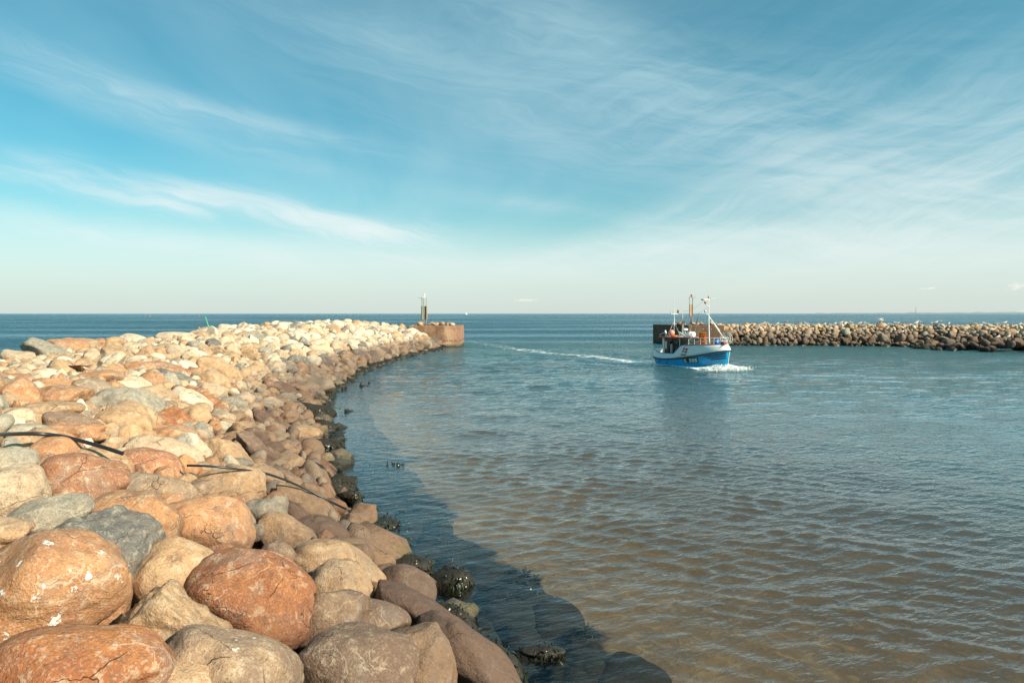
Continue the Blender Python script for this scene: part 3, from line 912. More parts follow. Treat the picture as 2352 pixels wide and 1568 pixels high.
    (220, 875, 60, 20, -2, 'orange', {}, 'orange tan boulder with a square pale scar', 'square scarred boulder'),
    (30, 874, 42, 14, 6, 'terracotta', {}, 'low red boulder by the picture edge', 'low red edge boulder'),
    (115, 888, 56, 17, 6, 'orange', dict(rough=1.5), 'flat orange brown boulder behind the mottled one', 'flat orange brown boulder'),
    (318, 850, 36, 18, 8, 'orange', dict(ang=0.5), 'blocky orange boulder with a split face', 'blocky orange boulder'),
    (302, 864, 25, 11, 2, 'white', {}, 'small bright white boulder in front of the blocky one', 'small bright white boulder'),
    (14, 850, 29, 16, 8, 'tan', {}, 'tan boulder at the picture edge behind the low red one', 'tan edge boulder'),
    (48, 851, 26, 14, 20, 'grey', {}, 'grey boulder with a white top beside the tan edge one', 'white topped grey boulder'),
    (28, 975, 38, 15, 8, 'white', {}, 'white boulder with black specks near the hose', 'black specked white boulder'),
    (48, 992, 54, 16, 2, 'grey', {}, 'smooth dark grey boulder directly above the hose', 'smooth grey hose boulder'),
    (1, 938, 16, 27, 0, 'grey', {}, 'upright round grey boulder cut by the picture edge', 'upright grey edge boulder'),
    (656, 1032, 30, 19, 10, 'tan', dict(tide=0.7), 'tan boulder with a white streak above the weed fringed one', 'white streaked shore boulder'),
    (623, 1034, 24, 20, 40, 'brown', dict(tide=1.4), 'short dark boulder between two tan shore boulders', 'short dark shore boulder'),
    (672, 1110, 32, 17, 32, 'tan', dict(tide=0.8), 'low tan boulder directly under the middle of the thin hose', 'low tan hose boulder'),
    (690, 1188, 50, 20, 40, 'brown', dict(tide=1.3), 'narrow brown boulder beside the hose end boulder', 'narrow brown boulder'),
    # weed covered stones at the waterline
    (722, 952, 46, 24, 8, 'weed', dict(weed=1.0), 'black weed covered stone at the narrowest bend of the shore', 'weed stone at the bend'),
    (742, 978, 34, 14, 10, 'weed', dict(weed=1.0), 'small weed covered stone pointing into the water', 'pointed weed stone'),
    (735, 1028, 52, 22, 10, 'weed', dict(weed=1.0), 'long weed covered stone beside the weed hung tan boulder', 'long weed stone'),
    (776, 1048, 34, 10, 0, 'weed', dict(weed=0.9), 'flat green topped stone reaching into the water', 'flat green stone'),
    (760, 1072, 26, 13, 4, 'weed', dict(weed=0.9), 'small brown weedy stone between two larger ones', 'small brown weedy stone'),
    (712, 1088, 40, 26, 10, 'weed', dict(weed=1.0), 'weed covered stone below the weed fringed tan boulder', 'shaggy weed stone'),
    (775, 1118, 44, 27, 14, 'weed', dict(weed=0.9), 'domed weed covered stone above the hose end', 'domed weed stone'),
    (806, 1140, 30, 13, 6, 'weed', dict(weed=0.8), 'low brown stone awash beside the domed weed stone', 'low awash stone'),
    (838, 1170, 28, 11, 6, 'weed', dict(weed=0.9), 'small green stone awash beyond the hose end', 'small awash green stone'),
    (800, 1184, 40, 13, 4, 'weed', dict(weed=0.9), 'flat weedy stone just under the hose end', 'flat weedy hose stone'),
    (858, 1252, 34, 26, 20, 'weed', dict(weed=0.8), 'knobbly weed stone below the awash pair', 'knobbly weed stone'),
    (942, 1300, 56, 26, 10, 'weed', dict(weed=0.9), 'long green weedy stone beside the mossy edged boulder', 'long green weedy stone'),
    (1036, 1356, 54, 36, -6, 'weed', dict(weed=0.7), 'round weed capped stone standing alone in the water', 'lone weed capped stone'),
    (1046, 1432, 60, 32, 38, 'weed', dict(weed=1.0), 'shaggy weed stone next to the long dark wet boulder', 'shaggy shore weed stone'),
    (1150, 1520, 66, 30, 34, 'weed', dict(weed=1.0), 'weed stone at the foot of the longest dark boulder', 'bottom weed stone'),
    (1245, 1520, 54, 16, 4, 'weed', dict(weed=1.0), 'flat weed stone awash at the bottom edge', 'flat bottom weed stone'),
]
for (x, y, a, b, rot, col, kw, lab, short) in HAND:
    a *= 1.06 if y < 1200 else 1.01; b *= (1.06 if y < 1200 else 1.01) if y > 1040 or col == 'weed' or y < 830 else 1.22
    isw = col == 'weed'
    if isw:
        P = hit_left(x, y, -0.06); P[2] = max(P[2], 0.0)
    else:
        for lift in (0.05, 0.2, 0.35, 0.5, 0.7, 0.9):       # crest stones: the first level at which the stone lies on the mound
            P = hit_left(x, y, lift)
            if P[2] > 0.2 and float(inland(P[0], P[1])) < 13.5: break
        P[2] -= max(0.0, lift - 0.2) * 0.7
    dep = P[1]
    fw = np.array([P[0], P[1], P[2] - CAMZ]); fw /= np.linalg.norm(fw)
    rt = np.cross(fw, [0, 0, 1]); rt /= np.linalg.norm(rt)
    up = np.cross(rt, fw)
    th = math.radians(-rot)
    A = (rt * math.cos(th) + up * math.sin(th)) * (a * dep / FZ)
    B = (-rt * math.sin(th) + up * math.cos(th)) * (b * dep / FZ)
    cdep = min(max((0.5 if y > 1040 else 0.66) * (np.linalg.norm(A) + np.linalg.norm(B)), 0.22), 1.0)
    # let the stone lie on the slope rather than on the view plane
    gz = np.array([0, 0, 1.0])
    D = fw - gz * 0.25 * fw.dot(gz); D = D / np.linalg.norm(D) * cdep
    add_rock(P, np.stack([A, D, B], 1), col, label=lab, short=short, hand=True, **kw)
n_hand = len(rocks)

# plain fill, thrown on the slope without collisions
def throw(hfun, bounds, accept, size, taken, tries, seedv, k=0.80):
    r = np.random.default_rng(seedv)
    cell = 1.2; gridd = {}
    def put(x, y, rad): gridd.setdefault((int(x // cell), int(y // cell)), []).append((x, y, rad))
    for (x, y, rad) in taken: put(x, y, rad)
    out = []
    for _ in range(tries):
        x = r.uniform(bounds[0], bounds[1]); y = r.uniform(bounds[2], bounds[3])
        if not accept(x, y): continue
        rad = size(x, y, r)
        if rad <= 0: continue
        gx, gy = int(x // cell), int(y // cell); ok = True
        for i in range(gx - 2, gx + 3):
            for j in range(gy - 2, gy + 3):
                for (a, b, q) in gridd.get((i, j), ()):
                    if (a - x) ** 2 + (b - y) ** 2 < ((rad + q) * k) ** 2: ok = False; break
                if not ok: break
            if not ok: break
        if ok: put(x, y, rad); out.append((x, y, rad))
    return out


def rot_rand(r, tilt):
    yaw = r.uniform(0, 2 * math.pi)
    Rm = Matrix.Rotation(yaw, 3, 'Z')
    ax = Vector((r.normal(), r.normal(), 0)).normalized()
    return np.array(Matrix.Rotation(r.normal(0, tilt), 3, ax) @ Rm)


taken = [(R.c[0], R.c[1], R.r * 0.75) for R in rocks]
r2 = np.random.default_rng(5)


HE = [(x_, y_, a_, b_, math.radians(-rot_)) for (x_, y_, a_, b_, rot_, *_r) in HAND]


def clear_left(x, y, rad):
    """largest radius a filler stone may have here without standing in front of a stone listed above"""
    z = float(left_h(x, y))
    if y < 3.0: return min(rad, 0.42)
    if y < 7.0: rad = min(rad, 0.45)
    if y > 55: return rad
    u, v = proj((x, y, z))
    best = rad
    for (hx_, hy_, ha, hb, th) in HE:
        ex, ey = u - hx_, -(v - hy_)
        if abs(ex) > 420 or abs(ey) > 420: continue
        p_ = (ex * math.cos(th) + ey * math.sin(th)) / ha; q_ = (-ex * math.sin(th) + ey * math.cos(th)) / hb
        rr_ = math.hypot(p_, q_)
        if rr_ < 0.92: return 0.0
        gap = math.hypot(ex, ey) * (1 - 0.90 / rr_)
        best = min(best, max(gap * y / FZ * 1.25, 0.0))
    return best if best > max(0.30 if y < 13 else 0.22, 0.6 * rad) else 0.0


def size_left(x, y, r):
    d = math.hypot(x, y)
    base = np.interp(d, [4, 14, 30, 60, 100], [0.44, 0.44, 0.46, 0.50, 0.53])
    cap_ = 0.56 if inland(x, y) > 6.5 else 0.74
    return clear_left(x, y, min(cap_, float(base * np.exp(r.normal(0.02, 0.36)))))


def acc_left(x, y):
    s = float(inland(x, y))
    return -2.0 < s < 18.5 and (y < 100.2 or x < -15) and not (y > 100 and x > -14.5)


pts = throw(left_h, (-36, 8, 0.5, 108), acc_left, size_left, taken, 120000, 31, 0.76)


def pal_left(x, y, r):
    d = math.hypot(x, y)
    near = ['orange', 'tan', 'tan', 'cream', 'tan', 'grey', 'orange', 'orange', 'mauve', 'tan', 'cream', 'terracotta']
    mid = ['tan', 'cream', 'cream', 'grey', 'white', 'tan', 'orange', 'cream', 'mauve', 'tan']
    far = ['cream', 'cream', 'white', 'tan', 'cream', 'grey', 'cream', 'darkgrey', 'tan', 'white']
    w = np.interp(d, [10, 32, 65], [0, 1, 2]) + r.normal(0, 0.35)
    pal = near if w < 0.5 else mid if w < 1.4 else far
    return pal[r.integers(len(pal))]


for (x, y, rad) in pts:
    s = float(inland(x, y))
    e = np.exp(r2.normal(0, 0.17, 3)); e[2] *= 0.80
    Rm = rot_rand(r2, 0.42)
    z = float(left_h(x, y)) + r2.normal(0.02, 0.10)
    if s < 0.50: z = min(z, -0.22 - 0.85 * rad)
    if y < 7.5: z -= 0.22 + (0.25 if y < 4.5 else 0)
    d = math.hypot(x, y)
    add_rock((x, y, z), Rm * (rad * 1.16 * e)[None, :], pal_left(x, y, r2), ang=float(r2.random() < (0.34 if d < 40 else 0.5)) * 0.8,
             chalk=float(np.interp(d, [25, 50, 80], [0.0, 0.26, 0.46]) * r2.uniform(0.3, 1.2) * (s > 2.0)),
             guano=float(0.35 * (r2.random() < 0.10)), weed=float(0.5 * (s < 0.1)))
# a belt of weed grown toe stones along the waterline
def acc_toe(x, y):
    s = float(inland(x, y)); return 0.05 < s < (1.5 if 15 < y < 52 else 0.95) and y > 8 and y < 99
tk0 = [(R.c[0], R.c[1], R.r * 0.62) for R in rocks if R.c[2] > -0.2]
for (x, y, rad) in throw(left_h, (-16, 4, 8, 99), acc_toe, lambda x, y, r: (clear_left(x, y, 0.40 * float(np.exp(r.normal(0, 0.22))))), tk0, 40000, 67, 0.78):
    e = np.exp(r2.normal(0, 0.18, 3)); e[2] *= 0.75; e[0] *= 1.2
    s = float(inland(x, y))
    add_rock((x, y, -0.10 + 0.30 * s), rot_rand(r2, 0.3) * (rad * 1.25 * e)[None, :], 'weed' if r2.random() < 0.75 else 'brown', ang=0.0, weed=0.85 if s < 0.6 else 0.45, tide=1.5)
n_top = len(rocks)
# small stones wedged into the gaps of the top layer
tk = [(R.c[0], R.c[1], R.r * 0.86) for R in rocks]
pts3 = throw(left_h, (-34, 6, 3.5, 102), lambda x, y: acc_left(x, y) and 13.0 > inland(x, y) > 1.0 and y > 11, lambda x, y, r: (0.17 + 0.0012 * y) * float(np.exp(r.normal(0, 0.25))), tk, 60000, 61, 0.85)
for (x, y, rad) in pts3:
    e = np.exp(r2.normal(0, 0.2, 3))
    z = float(left_h(x, y)) + 0.10 * r2.random() - 0.02 - (0.3 if y < 7.5 else 0.0)
    add_rock((x, y, z), rot_rand(r2, 0.6) * (rad * 1.2 * e)[None, :], pal_left(x, y, r2), ang=0.8 if r2.random() < 0.6 else 0.0, chalk=float(np.interp(y, [25, 60], [0, 0.5]) * r2.random()))
# smaller stones in the gaps below
pts2 = throw(left_h, (-36, 8, 0.5, 106), lambda x, y: acc_left(x, y) and inland(x, y) < 13.0, lambda x, y, r: 0.36 * float(np.exp(r.normal(0, 0.2))) * (1 + 0.006 * y), [], 45000, 41, 0.90)
for (x, y, rad) in pts2:
    e = np.exp(r2.normal(0, 0.2, 3))
    s = float(inland(x, y))
    z = float(left_h(x, y)) - 0.30 + (0 if s > 0 else -0.1)
    add_rock((x, y, z), rot_rand(r2, 0.6) * (rad * e)[None, :], pal_left(x, y, r2), ang=0.8 if r2.random() < 0.4 else 0.0)


def shape_mesh(R, n):
    p, F = rock_shape(n, R.seed, R.ang, R.rough, getattr(R, 'hand', False) and R.ang < 0.4 and R.c[1] < 14)
    return p @ R.M.T + R.c, F


def attrs(R, k):
    t0, t1 = C[R.col]
    a = np.empty((k, 4)); a[:, :3] = np.array(t0) * R.jit; a[:, 3] = R.guano
    b = np.empty((k, 4)); b[:, :3] = np.array(t1) * R.jit; b[:, 3] = R.weed
    return a, b, np.full(k, (R.seed * 0.6180339) % 1.0), np.full(k, R.chalk), np.full(k, min(R.tide, 1.5))


def put_attrs(me, at):
    set_attr(me, 'tint', at[0]); set_attr(me, 'tone', at[1])
    set_attr(me, 'seed', at[2], 'FLOAT'); set_attr(me, 'chalk', at[3], 'FLOAT'); set_attr(me, 'tide', at[4], 'FLOAT')


def in_frame(p, m=40):
    if p[1] < 1: return False
    x, y = proj(p)
    return -m < x < 2352 + m and -m < y < 1568 + m * 2


COLWORD = {'orange': 'orange', 'tan': 'tan', 'terracotta': 'red brown', 'rust': 'rust red', 'cream': 'cream', 'grey': 'grey',
           'darkgrey': 'dark grey', 'brown': 'brown', 'white': 'chalky white', 'weed': 'weedy', 'mauve': 'dull brown'}

# pick the 300 that show largest
cand = []
for i, R in enumerate(rocks[:n_top]):
    if not in_frame(R.c, 30): continue
    if R.c[2] < -0.05 and not R.hand: continue
    s = float(inland(R.c[0], R.c[1]))
    if s > 14.5: continue
    cand.append(((1e9 if R.hand else 0) + (R.r / R.c[1]) ** 2, i))
cand.sort(reverse=True)
solo = [i for _, i in cand[:300]]
solo_set = set(solo)

GROUP_L = 'boulders of the near breakwater'
used = set(R.label for R in rocks[:n_hand])
hand_px = [(proj(R.c), R.short) for R in rocks[:n_hand]]


def auto_label(R):
    x, y = proj(R.c)
    s = float(inland(R.c[0], R.c[1]))
    apx = R.r * FZ / R.c[1]
    word = COLWORD[R.col]
    shp = 'angular' if R.ang > 0.5 else 'rounded'
    L = np.linalg.norm(R.M, axis=0)
    if L.max() / L.min() > 1.75: shp = 'long' if R.ang < 0.5 else 'slab-like'
    size = 'big' if R.r > 0.68 else 'small' if R.r < 0.42 else ''
    opts = []
    order = sorted(hand_px, key=lambda q: (q[0][0] - x) ** 2 + ((q[0][1] - y) * 1.4) ** 2)
    for (qx, qy), sh in order[:8]:
        ex, ey = x - qx, y - qy
        if abs(ex) > abs(ey) * 1.3: rel = 'right of' if ex > 0 else 'left of'
        else: rel = 'in front of' if ey > 0 else 'behind'
        opts.append(f'{rel} the {sh}')
    base = ' '.join(w for w in (size, word, shp, 'boulder') if w).replace('slab-like boulder', 'slab')
    near_px = math.hypot(order[0][0][0] - x, order[0][0][1] - y)
    if near_px > 42:
        zn = 'on the waterline' if s < 1.0 else 'on the low slope' if s < 3 else 'on the mid slope' if s < 5.5 else 'on the high slope' if s < 8 else 'on the crest'
        fr_ = (R.c[1] - 5) / 95
        names = [(0.25, 'a quarter'), (0.33, 'a third'), (0.4, 'two fifths'), (0.5, 'half way'), (0.6, 'three fifths'), (0.67, 'two thirds'), (0.75, 'three quarters'), (0.85, 'most of the way')]
        wy = min(names, key=lambda q: abs(q[0] - fr_))[1]
        lab = f'{base} {zn}, {wy} towards the pier head'
        if lab not in used and len(lab.split()) <= 16: return lab
    for o in opts:
        lab = f'{base} {o}'
        if lab not in used and len(lab.split()) <= 16: return lab
    zone = 'at the waterline' if s < 1.2 else 'on the crest' if s > 8 else 'on the slope'
    for o in opts:
        lab = f'{base} {zone}, {o}'
        if lab not in used and len(lab.split()) <= 16: return lab
    for nth in ('next', 'farther', 'farthest'):
        for o in opts:
            lab = f'{nth} {base} {o}'
            if lab not in used and len(lab.split()) <= 16: return lab
    return ' '.join(f'{base} {zone}, {opts[0]}'.split()[-16:])


weed_src = []
for rank, i in enumerate(solo):
    R = rocks[i]
    px_r = R.rmax * FZ / max(R.c[1], 1)
    n = 5 if px_r > 60 else 4 if px_r > 16 else 3
    V, F = shape_mesh(R, n)
    base = R.c.copy()
    me = np_mesh('boulder', V - base, F)
    put_attrs(me, attrs(R, len(V)))
    o = link('boulder', me, ROCK, loc=tuple(base))
    if R.label is None:
        R.label = auto_label(R); used.add(R.label)
    tag(o, R.label, 'boulder', GROUP_L)
    R.obj = o
    if R.c[1] < 60 and V[:, 2].min() < 0.45: weed_src.append((R, V))

# the rest of the pile is one mass
Vs, Fs, As = [], [], []
base_i = 0
for i, R in enumerate(rocks):
    if i in solo_set: continue
    dd = max(R.c[1], 1.0)
    n = 4 if (R.c[1] < 12 and i < n_top and in_frame(R.c, 150)) else 3 if (i < n_top and dd < 45) or (dd < 12) else 2 if i < n_top or dd < 45 else 1
    if i >= n_top and dd > 60 and R.r < 0.30: continue
    V, F = shape_mesh(R, n)
    Vs.append(V); Fs.append(F + base_i); base_i += len(V)
    As.append(attrs(R, len(V)))
    if R.c[1] < 60 and i < n_top and V[:, 2].min() < 0.4 and V[:, 2].max() > -0.3: weed_src.append((R, V))
me = np_mesh('boulders', np.concatenate(Vs), np.concatenate(Fs))
put_attrs(me, [np.concatenate([a[k] for a in As]) for k in range(5)])
tag(link('rubble_stones', me, ROCK), 'mass of smaller and farther boulders heaped along the near breakwater', kind='stuff')

# ------------------------------------------------------------------ seaweed fringe
def build_weed():
    r = np.random.default_rng(9)
    vs, fs = [], []
    b = 0
    for R, V in weed_src:
        hand_w = R.weed >= 0.7
        zt = 0.62 if hand_w else 0.24
        nd = (V - R.c); nd = nd / np.linalg.norm(nd, axis=1)[:, None]
        ok = np.where((V[:, 2] < zt + 0.12 * np.sin(V[:, 0] * 5) + 0.1 * np.sin(V[:, 1] * 7)) & (V[:, 2] > -0.22) & (nd[:, 2] > -0.35))[0]
        if len(ok) == 0: continue
        area = R.r ** 2
        cnt = int((1700 if hand_w else 420) * area * min(1.0, 16.0 / R.c[1]) ** 0.7)
        cnt = max(30, min(cnt, 900))
        pick = V[r.choice(ok, cnt)] + r.normal(0, 0.02, (cnt, 3))
        nn = pick - R.c; nn /= np.linalg.norm(nn, axis=1)[:, None]
        for k in range(cnt):
            p = pick[k]; n_ = nn[k]
            down = np.array([0, 0, -1.0]); t = down - n_ * n_.dot(down) + r.normal(0, 0.45, 3)
            t /= np.linalg.norm(t) + 1e-6
            sd = np.cross(n_, t); sd /= np.linalg.norm(sd) + 1e-6
            ln = r.uniform(0.05, 0.15); w = r.uniform(0.008, 0.022)
            q0 = p + n_ * 0.005; q1 = p + t * ln * 0.5 + n_ * r.uniform(0.015, 0.05); q2 = p + t * ln + n_ * r.uniform(-0.01, 0.02)
            vs += [q0 - sd * w * .6, q0 + sd * w * .6, q1 - sd * w, q1 + sd * w, q2 - sd * w * .3, q2 + sd * w * .3]
            fs += [(b, b + 1, b + 3, b + 2), (b + 2, b + 3, b + 5, b + 4)]
            b += 6
    me = np_mesh('seaweed', np.array(vs), np.array(fs))
    m, X, nt = new_mat('wet_bladder_wrack')
    g = X.node('ShaderNodeNewGeometry')
    n = X.noise(g.outputs['Position'], 3.0, 3, 0.6); n2 = X.noise(g.outputs['Position'], 40.0, 2, 0.6)
    c = X.mix(X.ramp(n, 0.38, 0.62), (0.012, 0.009, 0.005, 1), (0.030, 0.036, 0.009, 1))
    c = X.mix(X.ramp(n2, 0.55, 0.75) * 0.6, c, (0.070, 0.045, 0.018, 1))
    p = X.node('ShaderNodeBsdfPrincipled')
    X.put(p.inputs['Base Color'], c); p.inputs['Roughness'].default_value = 0.28
    finish(X, nt, p.outputs[0])
    tag(link('seaweed', me, m), 'dark wet seaweed fringing the stones along the waterline', kind='stuff')


build_weed()

# ------------------------------------------------------------------ far breakwater with its stones
far_root = empty('breakwater', (52, 107, 0))
tag(far_root, 'long far breakwater of brown stones running from the dark pier head to the picture edge', 'breakwater')
r3 = np.random.default_rng(17)


def acc_right(x, y):
    s = y - float(right_front(x))
    return -1.0 < s < 8.6 and y > 70 and x > 33.0 + max(0, (y - 112)) * 0.3 and x < 0.80 * y + 6


ptsR = throw(right_h, (31, 100, 76, 118), acc_right, lambda x, y, r: float((0.40 if y - right_front(x) < 3.2 else 0.31) * np.exp(r.normal(0, 0.34))), [], 60000, 51, 0.74)
rr = []
PALR = ['mauve', 'brown', 'tan', 'grey', 'brown', 'mauve', 'brown', 'mauve', 'grey', 'brown']
for k, (x, y, rad) in enumerate(ptsR):
    e = np.exp(r3.normal(0, 0.20, 3)); e[2] *= 0.92
    z = float(right_h(x, y)) + r3.normal(0.0, 0.05)
    R = Rock()
    R.c = np.array([x, y, z]); R.M = rot_rand(r3, 0.5) * (rad * 1.24 * e)[None, :]
    R.r = rad * 1.2; R.col = PALR[r3.integers(10)] if z < 2.2 else ['cream', 'tan', 'cream', 'tan', 'grey', 'white'][r3.integers(6)]
    R.ang = 0.8 if r3.random() < 0.72 else 0.0
    R.guano = 0; R.weed = 0.2 if z < 0.3 else 0.0; R.chalk = float(0.35 * r3.random() * (z > 1.8)); R.tide = 0.75; R.rough = 1.0
    R.seed = 4000 + k; R.jit = r3.uniform(0.50, 0.85) if z < 1.7 else r3.uniform(0.8, 1.05)  # lower stones tinted darker: shade between them is put into the colour
    rr.append(R)
# the darker clump of stones that stands out into the harbour at the right
for k in range(80):
    x = 57.5 + r3.random() * 20; y = 0
    yb = float(np.interp(x, [57, 60, 64, 70, 80], [93.0, 89.5, 86.5, 85, 83]))
    y = yb + r3.random() * 7.5
    hz = float(np.interp(x, [57, 61, 65, 80], [-0.1, 0.5, 1.15, 1.25])) * (1 - abs((y - yb - 3.5) / 5.0) ** 2)
    rad = min(0.62, 0.46 * float(np.exp(r3.normal(0, 0.28))))
    e = np.exp(r3.normal(0, 0.2, 3)); e[2] *= 0.75
    R = Rock()
    R.c = np.array([x, y, hz]); R.M = rot_rand(r3, 0.4) * (rad * 1.25 * e)[None, :]
    R.r = rad * 1.2; R.col = ['brown', 'mauve', 'weed', 'brown', 'grey'][r3.integers(5)]
    R.ang = 0.7 if r3.random() < 0.5 else 0.0
    R.guano = 0; R.weed = 0.45; R.chalk = 0; R.tide = 1.4; R.rough = 1.0; R.seed = 6000 + k; R.jit = r3.uniform(0.7, 1.0)
    rr.append(R)
vis = []
for k, R in enumerate(rr):
    if not in_frame(R.c, 20): continue
    s = R.c[1] - float(right_front(R.c[0]))
    if R.c[2] < -0.25 or s > 6.2: continue
    vis.append((R.r / R.c[1], k))
vis.sort(reverse=True)
vis_set = set(k for _, k in vis[:300])
Vs, Fs, As = [], [], []; base_i = 0
org = np.array([52, 107, 0.0])
for k, R in enumerate(rr):
    V, F = shape_mesh(R, 3 if k in vis_set else 2)
    if k in vis_set:
        me = np_mesh('stone', V - R.c, F); put_attrs(me, attrs(R, len(V)))
        link('stone', me, ROCK, far_root, tuple(R.c - org))
    else:
        Vs.append(V - org); Fs.append(F + base_i); base_i += len(V); As.append(attrs(R, len(V)))
me = np_mesh('stones', np.concatenate(Vs), np.concatenate(Fs))
put_attrs(me, [np.concatenate([a[k] for a in As]) for k in range(5)])
tag(link('rear_stones', me, ROCK, far_root), kind='stuff')
#PART2

# ------------------------------------------------------------------ pier heads
def pier(name, poly, ztop, label, bolts, mat):
    root = empty(name, (poly[0][0], poly[0][1], 0))
    ox, oy = poly[0]
    mb = MB()
    n = len(poly)
    # rounded corners
    out = []
    for i in range(n):
        p = Vector(poly[i]); a = Vector(poly[i - 1]); b = Vector(poly[(i + 1) % n])
        da, db = (a - p).normalized(), (b - p).normalized()
        for t in np.linspace(0, 1, 7):
            q0 = p + da * 0.25; q1 = p + db * 0.25
            out.append((q0 * (1 - t) ** 2 + p * 2 * t * (1 - t) + q1 * t * t))
    lev = [-3.0, 0.0, 0.5, 1.0, 2.0, ztop - 0.05, ztop]
    vs, fs = [], []
    m = len(out)
    for li, z in enumerate(lev):
        ins = 0.04 if li == len(lev) - 1 else 0.0
        cx = sum(p.x for p in out) / m; cy = sum(p.y for p in out) / m
        for p in out:
            d = Vector((cx - p.x, cy - p.y)).normalized()
            vs.append((p.x + d.x * ins - ox, p.y + d.y * ins - oy, z))
    for li in range(len(lev) - 1):
        for k in range(m):
            fs.append((li * m + k, li * m + (k + 1) % m, (li + 1) * m + (k + 1) % m, (li + 1) * m + k))
    fs.append(tuple((len(lev) - 1) * m + k for k in range(m)))
    mb.add(vs, fs)
    mb.build('wall', mat, root)
    # tie-bolt heads in rows
    for (i, t, z) in bolts:
        a = Vector(poly[i]); b = Vector(poly[(i + 1) % n])
        p = a.lerp(b, t); d = (b - a).normalized(); nn = Vector((d.y, -d.x))
        w = MB(); w.lathe((0, 0, 0), [(0.001, 0.05), (0.05, 0.045), (0.065, 0.0), (0.065, -0.05)], 8)
        me = w.mesh('bolt')
        o = link('bolt', me, M_steel, root)
        o.location = (p.x - ox, p.y - oy, z)
        o.rotation_euler = Vector((nn.x, nn.y, 0)).to_track_quat('Z', 'Y').to_euler()
    tag(root, label, 'pier')
    return root


PL = [(-15.5, 101.3), (-9.9, 100.6), (-7.75, 102.2), (-7.75, 110.5), (-15.5, 110.5)]
pier('pier_head', PL, 3.13, 'rust stained concrete pier head at the end of the near breakwater',
     [(0, t, 2.55) for t in (0.28, 0.48, 0.68, 0.9)] + [(1, t, 2.55) for t in (0.3, 0.75)] + [(0, t, 0.98) for t in (0.72, 0.92)] + [(1, t, 0.98) for t in (0.25, 0.55, 0.85)], PIER)
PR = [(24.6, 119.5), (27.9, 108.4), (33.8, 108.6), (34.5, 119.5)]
pier('pier_head', PR, 3.10, 'shade-darkened concrete pier head behind the blue boat, black on its shaded side',
     [(0, t, 2.5) for t in (0.15, 0.4, 0.65, 0.9)] + [(1, t, 2.5) for t in (0.2, 0.42, 0.64, 0.86)], PIER_SHADED)

# loose stones on top of both heads
def top_stones(poly, z, n, seed, lab, grp, rmax=0.5):
    r = np.random.default_rng(seed)
    x0 = min(p[0] for p in poly) + 1.2; x1 = max(p[0] for p in poly) - 0.9
    words = ['nearest the corner', 'second along', 'third along', 'fourth along', 'fifth along', 'sixth along', 'seventh along', 'last along']
    for k in range(n):
        x = x0 + (x1 - x0) * (k + 0.5) / n + r.normal(0, 0.1); 
        yy = [103.4, 104.5, 105.5] if x < 0 else [110.2, 111.4, 112.5]
        y = yy[k % 3] + r.normal(0, 0.15)
        rad = r.uniform(0.28, rmax)
        R = Rock(); e = np.exp(r.normal(0, 0.2, 3)); e[2] *= 0.6
        R.c = np.array([x, y, z + 0.0]); R.M = rot_rand(r, 0.2) * (rad * 1.2 * e)[None, :]
        R.c[2] = z + np.abs(R.M[2]).max() * 0.75
        R.col = ['tan', 'brown', 'cream', 'mauve'][k % 4]; R.ang = 0.8 if k % 2 else 0; R.guano = 0; R.weed = 0; R.chalk = 0.2; R.tide = 0; R.rough = 1
        R.seed = seed * 100 + k; R.jit = 1.0
        V, F = shape_mesh(R, 3)
        me = np_mesh('boulder', V - R.c, F); put_attrs(me, attrs(R, len(V)))
        o = link('boulder', me, ROCK, loc=tuple(R.c))
        tag(o, f'loose {COLWORD[R.col]} stone {words[k]} on {lab}', 'boulder', grp)


top_stones(PL, 3.13, 7, 71, 'the rust stained pier head', 'stones on the near pier head')
top_stones(PR, 3.10, 8, 73, 'the dark pier head', 'stones on the far pier head')


# ------------------------------------------------------------------ harbour light towers
def tower_left():
    t = empty('light_tower', (-13.35, 103.6, 3.13))
    tag(t, 'three legged steel light tower with ladder and green panel on the near pier head', 'light tower')
    for k, (x, y) in enumerate(((-0.32, 0.1), (0.02, -0.28), (0.34, 0.1))):
        MB().tube([(x, y, 0), (x, y, 4.25)], 0.045, 10).build('leg', M_weathersteel, t)
    MB().box((0.02, -0.02, 4.28), (0.34, 0.40, 0.06)).build('platform', M_whitesteel, t)
    l = MB().box((0.05, 0, 4.62), (0.24, 0.24, 0.62)).build('lantern', M_whitesteel, t)
    MB().box((-0.085, -0.02, 4.62), (0.04, 0.20, 0.5)).build('lens', M_blackp, l)
    MB().box((0.05, 0, 4.96), (0.16, 0.16, 0.06)).build('cap', M_steel, l)
    MB().box((-0.24, 0.24, 1.95), (0.34, 0.05, 2.05)).build('green_panel', M_greenpanel, t)
    MB().box((-0.43, 0.22, 1.95), (0.06, 0.10, 2.1)).build('panel_edge', M_darkpanel, t)
    MB().box((0.22, 0.24, 1.95), (0.38, 0.05, 2.05)).build('brown_panel', M_darkpanel, t)
    MB().box((0.44, 0.22, 1.95), (0.06, 0.10, 2.1)).build('panel_edge', M_tanpanel, t)
    ld = MB()
    ld.tube([(-0.29, -0.06, 0.1), (-0.29, -0.06, 4.2)], 0.014, 6); ld.tube([(-0.04, -0.2, 0.1), (-0.04, -0.2, 4.2)], 0.014, 6)
    lo = ld.build('ladder', M_steel, t)
    for k in range(9):
        MB().tube([(-0.29, -0.06, 0.35 + k * 0.45), (-0.04, -0.2, 0.35 + k * 0.45)], 0.016, 6).build('rung', M_weathersteel, lo)
    a = MB(); a.tube([(-0.32, 0.1, 4.22), (-0.95, 0.1, 4.22)], 0.022, 6); a.tube([(-0.32, 0.1, 3.82), (-0.62, 0.1, 4.2)], 0.015, 6)
    a.build('arm', M_weathersteel, t)


